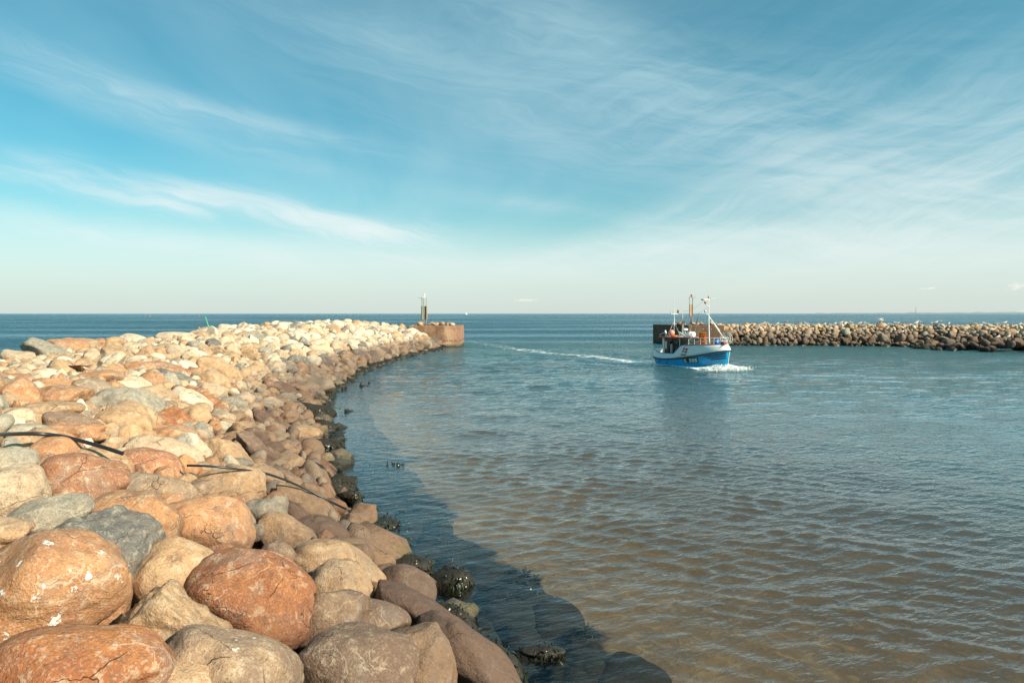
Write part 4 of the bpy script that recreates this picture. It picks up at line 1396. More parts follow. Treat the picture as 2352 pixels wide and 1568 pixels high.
def tower_right():
    t = empty('light_tower', (29.75, 113.5, 3.10))
    tag(t, 'slim light tower with tan panel standing on the dark pier head behind the boat', 'light tower')
    for k, (x, y) in enumerate(((-0.26, 0.0), (0.18, -0.2), (0.34, 0.15))):
        MB().tube([(x, y, 0), (x, y, 4.55)], 0.045, 10).build('leg', M_weathersteel, t)
    MB().box((0.02, 0, 4.56), (0.72, 0.4, 0.05)).build('platform', M_weathersteel, t)
    l = MB().box((0.06, 0, 4.78), (0.22, 0.22, 0.34)).build('lantern', M_redlamp, t)
    MB().box((0.06, 0, 4.98), (0.26, 0.26, 0.05)).build('cap', M_blackp, l)
    MB().box((-0.06, -0.25, 2.45), (0.34, 0.05, 1.85)).build('tan_panel', M_tanpanel, t)
    MB().box((-0.30, -0.24, 2.45), (0.07, 0.10, 1.9)).build('panel_edge', M_rust, t)
    MB().box((0.15, -0.26, 2.45), (0.07, 0.10, 1.9)).build('panel_edge', M_rust, t)
    a = MB(); a.tube([(0.34, 0.15, 4.58), (0.92, 0.15, 4.58)], 0.022, 6); a.tube([(0.34, 0.15, 4.1), (0.75, 0.15, 4.55)], 0.015, 6)
    a.build('arm', M_weathersteel, t)


tower_left(); tower_right()

# ------------------------------------------------------------------ fishing boat
boat = empty('fishing_boat', (BOAT_C[0], BOAT_C[1], 0.0), (0, math.radians(-0.6), BOAT_ANG))
tag(boat, 'small blue and white fishing boat heading into the harbour with masts and orange baskets', 'fishing boat')
L, B = BL + 0.35, 3.35


def half_sheer(t):
    if t < 0.4:
        u = (0.4 - t) / 0.4; return B / 2 * (1 - u ** 2.6) ** (1 / 2.3)
    u = (t - 0.4) / 0.6
    return B / 2 * max(0, 1 - u ** 2.5) ** (1 / 1.9)


def half_wl(t):
    if t < 0.4:
        u = (0.4 - t) / 0.4; return B / 2 * 0.92 * (1 - u ** 2.2) ** (1 / 1.9)
    u = (t - 0.4) / 0.6
    return B / 2 * 0.92 * max(0, 1 - u ** 1.9) ** (1 / 1.15)


def z_sheer(t):
    if t < 0.25: return 0.66 + 0.14 * ((0.25 - t) / 0.25) ** 2
    return 0.66 + 1.0 * ((t - 0.25) / 0.75) ** 1.65


def z_bulw(t):
    return float(np.interp(t, [0, 0.06, 0.16, 0.24, 0.40, 0.44, 0.49, 0.53, 0.75, 1.0], [1.60, 1.56, 1.32, 1.24, 1.24, 1.36, 1.86, 2.06, 2.14, 2.20]))


def hull_pt(t, v, side=-1, off=0.0):
    """v: -1 keel .. 0 waterline .. 1 sheer .. 2 bulwark top; side -1 is starboard"""
    def raw(t, v):
        t = min(max(t, 0.0), 1.0)
        x = (t - 0.5) * L
        zs = z_sheer(t)
        if v >= 1:
            w = v - 1
            f = 1 - 0.07 * w * w - 0.03 * w
            bowin = 0.10 * w * w * max(0, (t - 0.6) / 0.4) ** 2
            return Vector((x * (1 - 0.018 * w) - bowin * 2.2, side * half_sheer(t) * f * (1 - bowin), zs + (z_bulw(t) - zs) * w))
        xw = x * 0.955 - 0.06
        if v >= 0:
            w = v
            return Vector((xw + (x - xw) * w ** 1.1, side * (half_wl(t) + (half_sheer(t) - half_wl(t)) * w ** 0.85), zs * w))
        w = -v
        return Vector((xw * (1 - 0.12 * w), side * half_wl(t) * (1 - w ** 2.2), -0.75 * w))
    p = raw(t, v)
    if off:
        e = 0.004
        a = raw(min(t + e, 1), v) - raw(max(t - e, 0), v); b = raw(t, v + e) - raw(t, v - e)
        n = a.cross(b)
        if n.length > 1e-9:
            n.normalize()
            c = Vector((0, 0, n.z)) ; 
            if n.y * side < 0: n = -n
            p = p + n * off
    return p


TS = [0.5 - 0.5 * math.cos(math.pi * k / 64) for k in range(65)]


def hull_strip(vv, name, mat, inner=0.0, parent=boat):
    mb = MB()
    for side in (-1, 1):
        vs, fs = [], []
        for t in TS:
            for v in vv: vs.append(hull_pt(t, v, side))
        m = len(vv)
        for i in range(len(TS) - 1):
            for k in range(m - 1):
                q = (i * m + k, (i + 1) * m + k, (i + 1) * m + k + 1, i * m + k + 1)
                fs.append(q if side < 0 else q[::-1])
        mb.add(vs, fs, True)
    o = mb.build(name, mat, parent)
    if inner:
        md = o.modifiers.new('thickness', 'SOLIDIFY'); md.thickness = inner; md.offset = -1
    return o


hull = hull_strip([-1, -0.8, -0.5, -0.2, 0, 0.2, 0.4, 0.6, 0.8, 1.0], 'hull', M_blue)
bul = hull_strip([1.0, 1.25, 1.5, 1.75, 2.0], 'bulwark', M_white, 0.07)
# rubbing strake and bulwark cap follow both sides
for nm, v, r_, mt in (('rubbing_strake', 1.0, 0.062, M_black),):
    pts_ = [hull_pt(t, v, -1, 0.03) for t in TS] + [hull_pt(t, v, 1, 0.03) for t in TS[::-1]]
    MB().tube(pts_, r_, 8, False).build(nm, mt, boat)
for seg, (ta, tb), mt in (('cap_rail', (0.0, 0.53), M_black), ('cap_rail', (0.53, 1.0), M_red)):
    ts = [t for t in TS if ta - 0.02 <= t <= tb + 0.02]
    for side in (-1, 1):
        MB().tube([hull_pt(t, 2.0, side) for t in ts], 0.028 if mt is M_red else 0.018, 6).build(seg, mt, boat)
# bow stripes, three each side
for side in (-1, 1):
    for k, v in enumerate((0.86, 0.735, 0.61)):
        t0 = 0.80 + 0.035 * k
        mb = MB(); vs, fs = [], []
        N = 26
        for i in range(N + 1):
            t = t0 + (0.994 - t0) * i / N
            w = 0.034
            lo = v - w; hi = v + w
            if i == 0: lo = hi = v + 0.03
            vs += [hull_pt(t, lo, side, 0.012), hull_pt(t, hi, side, 0.012)]
        for i in range(N):
            q = (2 * i, 2 * i + 2, 2 * i + 3, 2 * i + 1)
            fs.append(q if side < 0 else q[::-1])
        mb.add(vs, fs, True).build('bow_stripe', M_blackp, boat)
MB().tube([hull_pt(1.0, v, -1) + Vector((0.03, 0, 0)) for v in (-0.6, -0.2, 0, 0.3, 0.6, 0.95)], 0.035, 8).build('stem_bar', M_cream, boat)


def plate_on_hull(tv, name, mat, off, parent=boat, N=18, M=5):
    """tv: ((t0,v0),(t1,v1)) lower edge line start/end and height dv"""
    (t0, v0), (t1, v1), dv = tv
    vs, fs = [], []
    for i in range(N + 1):
        for k in range(M + 1):
            a = i / N; b = k / M
            vs.append(hull_pt(t0 + (t1 - t0) * a, v0 + (v1 - v0) * a + dv * b, -1, off))
    for i in range(N):
        for k in range(M):
            fs.append((i * (M + 1) + k, (i + 1) * (M + 1) + k, (i + 1) * (M + 1) + k + 1, i * (M + 1) + k + 1))
    return MB().add(vs, fs, True).build(name, mat, parent)


def text_mesh(body):
    cu = bpy.data.curves.new('lettering', 'FONT'); cu.body = body; cu.resolution_u = 3
    cu.offset = 0.03
    o = bpy.data.objects.new('lettering_tmp', cu); COL.objects.link(o)
    dg = bpy.context.evaluated_depsgraph_get(); dg.update()
    me = bpy.data.meshes.new_from_object(o.evaluated_get(dg))
    bpy.data.objects.remove(o); bpy.data.curves.remove(cu)
    co = np.array([v.co[:] for v in me.vertices])
    lo, hi = co.min(0), co.max(0)
    co = (co - lo) / np.maximum(hi - lo, 1e-6)
    fs = [tuple(p.vertices) for p in me.polygons]
    bpy.data.meshes.remove(me)
    return co, fs


def text_on_hull(body, tv, name, mat, off, parent=boat):
    co, fs = text_mesh(body)
    (t0, v0), (t1, v1), dv = tv
    vs = [hull_pt(t0 + (t1 - t0) * c[0], v0 + (v1 - v0) * c[0] + dv * c[1], -1, off) for c in co]
    me = bpy.data.meshes.new(name); me.from_pydata(vs, [], fs); me.update()
    return link(name, me, mat, parent)


pl = plate_on_hull(((0.565, 0.50), (0.745, 0.44), 0.42), 'registration_plate', M_blackp, 0.014)
text_on_hull('S. 505', ((0.575, 0.555), (0.736, 0.495), 0.31), 'registration_lettering', M_white, 0.024, pl)
text_on_hull('JENNET', ((0.535, 1.16), (0.610, 1.10), 0.17), 'name_lettering', M_blackp, 0.014)
# waving red flag emblem with a white cross, painted as four red fields
fe = []
for (a0, a1, b0, b1) in ((0.0, 0.36, 0.56, 1.0), (0.50, 1.0, 0.56, 1.0), (0.0, 0.36, 0.0, 0.42), (0.50, 1.0, 0.0, 0.42)):
    vs, fs = [], []
    N = 8
    for i in range(N + 1):
        a = a0 + (a1 - a0) * i / N
        for b in (b0, b1):
            wv = 0.05 * math.sin(a * 6.0)
            vs.append(hull_pt(0.548 + 0.066 * a + 0.012 * b, 1.40 + 0.36 * b + wv, -1, 0.014))
    for i in range(N): fs.append((2 * i, 2 * i + 2, 2 * i + 3, 2 * i + 1))
    fe.append((vs, fs))
mb = MB()
for vs, fs in fe: mb.add(vs, fs, True)
mb.build('flag_emblem', M_redflag, boat)
for t in (0.075, 0.185, 0.315):
    c0 = plate_on_hull(((t, 0.42), (t + 0.024, 0.42), 0.20), 'porthole', M_glass, 0.012, N=2, M=2)
# decks
def deck(ta, tb, z, name, mat, v, zoff=None):
    ts = [t for t in TS if ta <= t <= tb]
    vs, fs = [], []
    for t in ts:
        p = hull_pt(t, v, -1)
        zz = z if zoff is None else z_bulw(t) - zoff
        vs += [(p.x, p.y * 0.97, zz), (p.x, 0, zz + 0.05), (p.x, -p.y * 0.97, zz)]
    for i in range(len(ts) - 1):
        for k in (0, 1): fs.append((3 * i + k, 3 * i + 3 + k, 3 * i + 4 + k, 3 * i + 1 + k))
    return MB().add(vs, fs, True).build(name, mat, boat)


deck(0.0, 0.56, 0.62, 'working_deck', M_deck, 1.0)
deck(0.53, 1.0, 0, 'foredeck', M_deck, 2.0, 0.03)
xb = (0.53 - 0.5) * L
MB().box((xb, 0, 1.33), (0.06, 2.95, 1.40)).build('bulkhead', M_white, boat)

# wheelhouse: cabin aft, open shelter forward of it, one roof over both
def bx(t): return (t - 0.5) * L


x0, x1, x2 = bx(0.19), bx(0.345), bx(0.60)
zr = 2.70
wh = MB().box((x0 + 0.03, 0, 1.65), (0.06, 1.9, 2.05)).build('wheelhouse', M_white, boat)     # aft wall
MB().box(((x0 + x1) / 2, 0.95, 1.65), (x1 - x0, 0.05, 2.05)).build('port_wall', M_white, wh)
MB().box((x0 + 0.14, -0.95, 1.65), (0.28, 0.05, 2.05)).build('corner_post', M_white, wh)
d = MB().box((x0 + 0.28 + 0.28, -0.945, 1.60), (0.56, 0.04, 1.95)).build('door', M_brownwood, wh)
MB().box((x0 + 0.50, -0.972, 1.98), (0.22, 0.02, 0.72)).build('door_window', M_cream, d)
MB().box((x0 + 1.10, -0.95, 2.52), (0.52, 0.05, 0.36)).build('header_board', M_brownwood, wh)
MB().box((x0 + 0.98, -0.955, 1.92), (0.20, 0.04, 0.82)).build('side_window', M_glass, wh)
MB().box((x0 + 1.22, -0.95, 1.35), (0.30, 0.05, 1.5)).build('side_panel', M_grey, wh)
MB().box((x1 - 0.02, 0, 1.65), (0.05, 1.85, 2.05)).build('front_wall', M_brownwood, wh)
for y in (-0.62, 0.0, 0.62):
    MB().box((x1 + 0.018, y, 2.18), (0.03, 0.5, 0.55)).build('front_window', M_glass, wh)
rf = MB()
rf.box(((x0 + x2) / 2 - 0.05, 0, zr + 0.03), (x2 - x0 + 0.5, 2.35, 0.07))
roof = rf.build('roof', M_whitesteel, boat)
xe0, xe1 = x0 - 0.30, x2 + 0.20
e = MB(); e.box((xe0 - 0.02, 0, zr + 0.03), (0.05, 2.45, 0.13))
e.box(((xe0 + xe1) / 2, -1.205, zr + 0.03), (xe1 - xe0, 0.05, 0.13)); e.box(((xe0 + xe1) / 2, 1.205, zr + 0.03), (xe1 - xe0, 0.05, 0.13))
e.box((xe1 + 0.02, 0, zr + 0.03), (0.05, 2.45, 0.13))
e.build('roof_edge', M_red, roof)
for (x, y) in ((bx(0.455), -1.05), (bx(0.59), -1.05), (bx(0.455), 1.05), (bx(0.59), 1.05)):
    zb = 2.0 if x > bx(0.53) else 0.62
    MB().tube([(x, y, zb), (x, y, zr)], 0.035, 8).build('roof_post', M_whitesteel, boat)
MB().box((bx(0.565), -0.35, 2.36), (0.5, 0.9, 0.62)).build('hauler_box', M_black, boat)
MB().box((bx(0.585), -0.82, 2.36), (0.26, 0.25, 0.5)).build('switch_box', M_cream, boat)
MB().tube([(bx(0.60), -1.0, 2.38), (bx(0.66), -1.05, 2.36)], 0.11, 10).build('line_hauler', M_black, boat)

# net drum on the working deck
nd_ = MB()
nd_.lathe((bx(0.41), -0.55, 1.28), [(0.001, -0.34), (0.46, -0.34), (0.46, -0.28), (0.16, -0.27), (0.16, 0.27), (0.46, 0.28), (0.46, 0.34), (0.001, 0.34)], 24, 'Y')
nd_.box((bx(0.41), -0.93, 0.95), (0.6, 0.05, 0.66)); nd_.box((bx(0.41), -0.17, 0.95), (0.6, 0.05, 0.66))
nd_.build('net_drum', M_grey, boat)
MB().box((bx(0.445), -1.12, 1.16), (0.75, 0.45, 0.38), Matrix.Rotation(0.35, 3, 'Y')).build('drum_guard', M_grey, boat)

# masts and rigging
def T(*p): return Vector(p)


mx = bx(0.265)
am = MB().tube([(mx, -0.1, zr + 0.05), (mx + 0.02, -0.1, 4.6)], 0.05, 8).build('aft_mast', M_whitesteel, boat)
MB().tube([(mx + 0.02, -0.1, 4.6), (mx + 0.03, -0.1, 6.75)], [0.03, 0.015], 6).build('whip_aerial', M_whitesteel, am)
MB().tube([(mx, -0.55, 5.28), (mx, -0.50, 4.98), (mx, -0.1, 4.95), (mx, 0.40, 4.95), (mx, 0.45, 5.05)], 0.035, 6).build('crossarm', M_whitesteel, am)
MB().tube([(mx, -0.30, 4.97), (mx, -0.30, 5.2)], 0.02, 6).build('sensor', M_steel, am)
MB().lathe((mx, 0.42, 5.05), [(0.001, 0), (0.09, 0), (0.09, 0.26), (0.05, 0.32), (0.001, 0.32)], 10).build('red_lamp', M_redlamp, am)
for y in (-0.95, 0.8):
    MB().tube([(mx, -0.1, 4.25), (mx - 0.1, y, zr + 0.05)], 0.018, 6).build('stay', M_whitesteel, am)
MB().tube([(mx + 0.55, 0.5, zr + 0.05), (mx + 0.55, 0.5, 5.45)], [0.028, 0.02], 6).build('pole_aerial', M_whitesteel, boat)

fx = bx(0.745)
fm_ = MB().tube([(fx, 0.0, 2.05), (fx - 0.05, 0.0, 6.35)], [0.058, 0.04], 10).build('foremast', M_whitesteel, boat)
MB().tube([(fx - 0.05, -0.62, 6.22), (fx - 0.05, 0.62, 6.26)], 0.045, 8).build('crossarm', M_whitesteel, fm_)
MB().lathe((fx - 0.05, 0.0, 6.35), [(0.001, 0), (0.06, 0), (0.06, 0.12), (0.03, 0.22), (0.001, 0.22)], 10).build('masthead_lamp', M_redlamp, fm_)
MB().ball((fx - 0.05, -0.62, 6.24), 0.11, 8, (1, 1.2, 0.8)).build('floodlight', M_steel, fm_)
MB().ball((fx - 0.05, -0.85, 6.21), 0.06, 6).build('lamp_end', M_blackp, fm_)
MB().box((fx - 0.05, 0.52, 6.32), (0.16, 0.55, 0.07)).build('radar_bar', M_steel, fm_)
for zz, mt in ((5.65, M_redlamp), (4.85, M_steel)):
    MB().tube([(fx - 0.03, 0, zz), (fx - 0.03, -0.32, zz + 0.06), (fx - 0.03, -0.42, zz + 0.22)], 0.03, 6).build('lamp_bracket', M_whitesteel, fm_)
    MB().lathe((fx - 0.03, -0.43, zz + 0.22), [(0.001, 0), (0.09, 0.0), (0.10, 0.06), (0.10, 0.17), (0.001, 0.17)], 8).build('mast_lamp', mt, fm_)
MB().tube([(fx - 0.03, 0, 4.72), (fx + 0.55, -0.55, 2.05)], 0.045, 8).build('mast_leg', M_whitesteel, fm_)
MB().tube([(fx - 0.03, 0, 4.72), (fx + 1.35, 0.95, 2.15)], 0.05, 8).build('mast_leg', M_whitesteel, fm_)
for f0, f1 in ((0.27, 0.54),):
    a = T(fx - 0.03, 0, 4.72); b = T(fx + 1.35, 0.95, 2.15)
    MB().tube([a.lerp(b, f0), a.lerp(b, f1)], 0.085, 8).build('leg_sleeve', M_cream, fm_)
for (p, q) in (((fx, -0.5, 6.2), (mx + 0.55, 0.5, 5.2)), ((fx, 0.0, 5.6), (mx + 0.55, 0.5, 4.6))):
    p, q = T(*p), T(*q)
    MB().tube([p.lerp(q, k / 8) - T(0, 0, 0.25 * math.sin(math.pi * k / 8)) for k in range(9)], 0.009, 4).build('rigging_wire', M_steel, boat)

# rails on the foredeck
ts = [0.62 + 0.036 * k for k in range(11)]
for side in (-1, 1):
    for zz, rr_ in ((0.58, 0.026), (0.30, 0.02)):
        MB().tube([hull_pt(t, 2.0, side) * 1.0 + T(-0.06, -side * 0.10, zz) for t in ts], rr_, 6).build('rail', M_whitesteel, boat)
    for t in ts[::2]:
        p = hull_pt(t, 2.0, side) + T(-0.06, -side * 0.10, 0)
        MB().tube([p + T(0, 0, -0.02), p + T(0, 0, 0.58)], 0.024, 6).build('stanchion', M_whitesteel, boat)
pf = hull_pt(0.985, 2.0, -1)
for zz in (0.58, 0.30):
    pa = hull_pt(ts[-1], 2.0, -1) + T(-0.06, 0.10, zz); pb = hull_pt(ts[-1], 2.0, 1) + T(-0.06, -0.10, zz)
    MB().tube([pa, T(bx(0.972), 0, 2.17 + zz), pb], 0.024, 6).build('rail', M_whitesteel, boat)
MB().tube([(bx(0.965), -0.18, 2.2), (bx(1.0), -0.2, 2.38), (bx(1.03), -0.2, 2.52)], 0.05, 8).build('bow_roller', M_whitesteel, boat)
# net hauler wheel at the bow
hw = MB()
for r_ in (0.52, 0.36, 0.16):
    hw.tube([(bx(0.93) + math.cos(a) * r_ * 0.75, 0.35 + math.cos(a) * r_ * 0.65, 2.72 + math.sin(a) * r_) for a in np.linspace(0, 2 * math.pi, 25)], 0.022, 6, False)
for a in np.linspace(0, 2 * math.pi, 11)[:-1]:
    hw.tube([(bx(0.93), 0.35, 2.72), (bx(0.93) + math.cos(a) * 0.39, 0.35 + math.cos(a) * 0.34, 2.72 + math.sin(a) * 0.52)], 0.012, 4)
hw.box((bx(0.93), 0.35, 2.35), (0.12, 0.12, 0.5))
hw.build('hauling_wheel', M_whitesteel, boat)
MB().box((bx(0.955), -0.25, 2.32), (0.3, 0.22, 0.2)).build('windlass', M_red, boat)
# radar dome, exhaust and gear on the roof
rd = MB().lathe((bx(0.40), 0.1, 3.36), [(0.001, 0), (0.26, 0.0), (0.30, 0.05), (0.30, 0.16), (0.22, 0.22), (0.001, 0.23)], 20).build('radar_dome', M_white, boat)
MB().tube([(bx(0.40), 0.1, zr + 0.05), (bx(0.40), 0.1, 3.36)], 0.09, 10).build('radar_post', M_steel, boat)
MB().tube([(bx(0.42), -0.5, zr), (bx(0.42), -0.5, 3.12)], 0.07, 8).build('exhaust_pipe', M_steel, boat)
MB().box((bx(0.49), -0.95, 2.98), (1.05, 0.10, 0.16), Matrix.Rotation(0.42, 3, 'Y')).build('folding_boom', M_cream, boat)
MB().box((bx(0.215), -0.72, 3.02), (0.14, 0.14, 0.72), Matrix.Rotation(-0.35, 3, 'Y')).build('roof_davit', M_steel, boat)
MB().tube([(bx(0.17), -1.0, 2.78), (bx(0.15), -1.0, 2.98), (bx(0.20), -0.7, 3.2)], 0.03, 6).build('davit_brace', M_whitesteel, boat)

# things carried on the boat, placed in world coordinates
BM = Matrix.Translation((BOAT_C[0], BOAT_C[1], 0)) @ Matrix.Rotation(BOAT_ANG, 4, 'Z')


def on_boat(x, y, z): return tuple(BM @ Vector((x, y, z)))


def cargo(name, mb, mat, at_, label, cat, group=None, rot=None):
    o = mb.build(name, mat, None, on_boat(*at_))
    o.rotation_euler = rot if rot else (0, 0, BOAT_ANG)
    return tag(o, label, cat, group)


pos_ = ['bottom of the stack', 'second from the bottom', 'middle of the stack', 'second from the top', 'topmost of the stack']
for k in range(5):
    mb = MB().lathe((0, 0, 0), [(0.001, 0.02), (0.24, 0.02), (0.30, 0.34), (0.33, 0.345), (0.33, 0.40), (0.30, 0.40), (0.285, 0.36), (0.23, 0.05), (0.001, 0.05)], 18)
    cargo('fish_basket', mb, M_orange, (fx - 0.45, -0.42, 2.05 + 0.20 * k), f'orange plastic fish basket on the foredeck, {pos_[k]}', 'basket', 'stacked orange fish baskets')
mb = MB().lathe((0, 0, 0), [(0.001, 0), (0.22, 0.0), (0.25, 0.03), (0.25, 0.26), (0.265, 0.28), (0.25, 0.30), (0.25, 0.55), (0.20, 0.58), (0.001, 0.56)], 18)
cargo('blue_drum', mb, M_bluebarrel, (bx(0.86), -0.25, 2.10), 'blue plastic drum standing on the foredeck behind the rail', 'drum')
mb = MB().lathe((0, 0, 0), [(0.001, 0), (0.20, 0.0), (0.23, 0.03), (0.23, 0.42), (0.24, 0.45), (0.001, 0.45)], 16)
cargo('blue_tub', mb, M_bluebarrel, (bx(0.82), 0.35, 2.10), 'shorter blue tub beside the blue drum on the foredeck', 'tub')
mb = MB().ball((0, 0, 0.31), 0.31, 12, (1, 1, 1.05)); mb.tube([(0, 0, -0.04), (0, 0, 0.06)], 0.08, 8)
cargo('mooring_buoy', mb, M_pink, (bx(0.275), -0.55, zr + 0.10), 'round pink buoy lying on the wheelhouse roof', 'buoy')
mb = MB(); Rr, rt_ = 0.30, 0.075
mb.tube([(math.cos(a) * Rr, math.sin(a) * Rr, rt_) for a in np.linspace(0, 2 * math.pi, 29)], rt_, 10, False)
cargo('life_ring', mb, M_orange, (bx(0.345), -0.75, zr + 0.07), 'orange life ring lying flat on the wheelhouse roof', 'life ring')
mb = MB().lathe((0, 0, 0.25), [(0.001, -0.46), (0.2, -0.45), (0.25, -0.38), (0.25, -0.03), (0.27, -0.03), (0.27, 0.03), (0.25, 0.03), (0.25, 0.38), (0.2, 0.45), (0.001, 0.46)], 18, 'X')
cargo('life_raft', mb, M_white, (bx(0.475), 0.15, zr + 0.07), 'white life raft canister lying on the roof behind the radar', 'life raft')
nb = MB()
rn = np.random.default_rng(4)
d_, F_ = ico(3)
pn = d_ * (1 + 0.22 * vnoise(d_ * 2.2, 31) + 0.08 * vnoise(d_ * 6, 32))[:, None] * np.array([0.62, 0.45, 0.34])
nb.add([tuple(v) for v in pn], [tuple(int(i) for i in f) for f in F_], True)
cargo('net_heap', nb, M_net, (bx(0.44), -0.72, 1.62), 'dark blue fishing net heaped over the grey net drum', 'net')
for k, (px_, py_, pz_, ln_, tlt, ta_) in enumerate(((0.33, 0.3, 2.75, 2.25, 0.03, 0), (0.355, 0.5, 2.75, 2.1, -0.05, 0), (0.365, 0.2, 2.75, 2.3, 0.0, 1), (0.40, 0.6, 2.75, 2.2, 0.10, 2), (0.43, 0.4, 2.75, 2.3, 0.17, 3), (0.45, 0.75, 2.75, 2.4, 0.24, 4))):
    root = empty('marker_pole', on_boat(bx(px_), py_, pz_), (0, tlt * 1.2, BOAT_ANG))
    words = ['nearest the aft mast', 'second from the aft mast', 'third from the aft mast', 'third from the foremast side', 'second from the foremast side', 'leaning most towards the foremast']
    tag(root, f'cane marker pole with dark flag on the boat roof, {words[k]}', 'marker pole', 'net marker poles on the boat')
    MB().tube([(0, 0, 0), (0, 0, ln_)], [0.022, 0.014], 6).build('pole', M_bamboo if k % 2 else M_steel, root)
    vs = [(0, 0.0, ln_ * 0.86), (-0.06, 0.02, ln_ * 0.62), (-0.22, 0.12, ln_ * 0.52), (-0.12, 0.16, ln_ * 0.66), (0.05, -0.03, ln_ * 0.55)]
    fl2 = MB().add(vs, [(0, 1, 3), (1, 2, 3), (0, 4, 1)]).build('flag', M_darkflag, root)
    fl2.modifiers.new('thickness', 'SOLIDIFY').thickness = 0.02
MB()
# bow wave and wash: torn white water
def build_foam():
    r = np.random.default_rng(12)
    d0, F0 = ico(2); d1, F1 = ico(1)
    Vs, Fs = [], []; b = 0
    def blob(p, rad, sc):
        nonlocal b
        dd, FF = (d0, F0) if rad > 0.10 else (d1, F1)
        o = r.uniform(0, 50, 3)
        v = dd * (1 + 0.35 * vnoise(dd * 2.0 + o, 3))[:, None] * rad * np.array(sc) + p
        Vs.append(v); Fs.append(FF + b); b += len(v)
    for side in (-1, 1):
        for k in range(3600):
            a = r.random() ** 1.1
            t = 1.02 - a * 0.95
            base = hull_pt(min(t, 1.0), 0.0, side)
            nrm = Vector((0.30, side, 0)).normalized()
            hgt = (0.36 * math.exp(-((a - 0.08) / 0.14) ** 2) + 0.20 * math.exp(-a * 1.0)) * r.random() ** 1.4
            out = r.random() ** 1.1 * (0.30 + 0.80 * math.exp(-((a - 0.12) / 0.25) ** 2) + 0.45 * a)
            p = BM @ (base + nrm * out + Vector((r.normal(0, 0.05) + 0.1, 0, hgt * (1 - 0.5 * out))))
            blob(np.array(p), r.uniform(0.010, 0.045) * (1.1 - 0.4 * a), (1.8, 1.8, 0.8))
    # the curling sheet thrown ahead of the stem
    for k in range(2400):
        a = r.random()
        p = BM @ Vector((bx(0.93) + r.normal(0.25, 0.46) + 0.35 * a, r.normal(0.25, 0.95), 0.01 + 0.30 * r.random() ** 1.5 * math.exp(-abs(r.normal(0, 0.6)))))
        blob(np.array(p), r.uniform(0.010, 0.045), (1.8, 1.8, 0.8))
    me = np_mesh('foam', np.concatenate(Vs), np.concatenate(Fs))
    m, X, nt = new_mat('white_water')
    p = X.node('ShaderNodeBsdfPrincipled')
    p.inputs['Base Color'].default_value = (0.88, 0.89, 0.88, 1); p.inputs['Roughness'].default_value = 0.6
    finish(X, nt, p.outputs[0])
    tag(link('bow_foam', me, m), 'white foam of the bow wave churned up along the boat', kind='stuff')


build_foam()

# ------------------------------------------------------------------ hoses and scrap on the rocks
dg = bpy.context.evaluated_depsgraph_get()
dg.update()


def cast(x, y, back=0.0):
    d = Vector(ray_dir(x, y)).normalized()
    o = Vector((0, 0, CAMZ))
    for _ in range(6):
        hit, loc, nrm, idx, ob, mt = SC.ray_cast(dg, o, d)
        if not hit: return None
        if ob.name.startswith('sea') and loc.z < 0.3:
            return loc
        return loc - d * back
    return None


def hose(pxs, r, back, name, label, ends_free=False):
    raw = [cast(x, y, back) for x, y in pxs]
    raw = [p for p in raw if p is not None]
    # even out the distances so that the hose bridges from stone to stone
    D = np.array([p.y for p in raw]); n = len(D)
    t = np.arange(n)
    co = np.polyfit(t, D, 3)
    Ds = np.polyval(co, t)
    gap = np.maximum(0, np.max(Ds - D))
    Ds = Ds - gap * 0.9
    out = []
    for (x, y), dd in zip(pxs, Ds):
        v = ray_dir(x, y) * dd
        out.append(Vector((v[0], v[1], v[2] + CAMZ)))
    sm = []
    for i in range(len(out) - 1):
        p0, p1, p2, p3 = out[max(i - 1, 0)], out[i], out[i + 1], out[min(i + 2, len(out) - 1)]
        for k in range(5):
            u = k / 5
            sm.append(0.5 * ((2 * p1) + (p2 - p0) * u + (2 * p0 - 5 * p1 + 4 * p2 - p3) * u * u + (3 * p1 - p0 - 3 * p2 + p3) * u ** 3))
    sm.append(out[-1])
    b0 = sm[0]
    o = MB().tube([p - b0 for p in sm], r, 10).build(name, M_hose, None, tuple(b0))
    tag(o, label, 'hose')


hose([(-60, 1001), (-20, 999), (20, 997), (60, 996), (100, 997), (140, 1002), (180, 1011), (220, 1022), (250, 1031), (283, 1042)], 0.034, 0.06, 'hose',
     'thick black hose arching over the boulders at the picture edge')
hose([(430, 1069), (470, 1070), (510, 1073), (550, 1078), (590, 1083), (620, 1090), (660, 1104), (700, 1122), (740, 1142), (770, 1157), (795, 1169)], 0.022, 0.05, 'hose',
     'thin black hose running down the boulders into the water')


def scrap():
    p = cast(168, 845, 0.1)
    if p is None: return
    k = p.y / FZ
    mb = MB()
    w, hh = 22 * k, 5 * k
    vs = [(-w, 0, hh * 0.9), (w, -0.1, hh * 1.2), (w * 0.95, -0.05, -hh), (w * 0.2, 0.02, -hh * 0.2), (-w, 0.45, hh * 0.6), (w, 0.35, hh * 0.8)]
    mb.add(vs, [(0, 3, 1), (3, 2, 1), (0, 1, 5, 4)])
    o = mb.build('rusty_plate', M_rust, None, (p.x, p.y, p.z + hh * 0.1))
    o.modifiers.new('thickness', 'SOLIDIFY').thickness = 0.05
    tag(o, 'bent rusty iron plate jammed between boulders below the crest', 'scrap plate')


scrap()

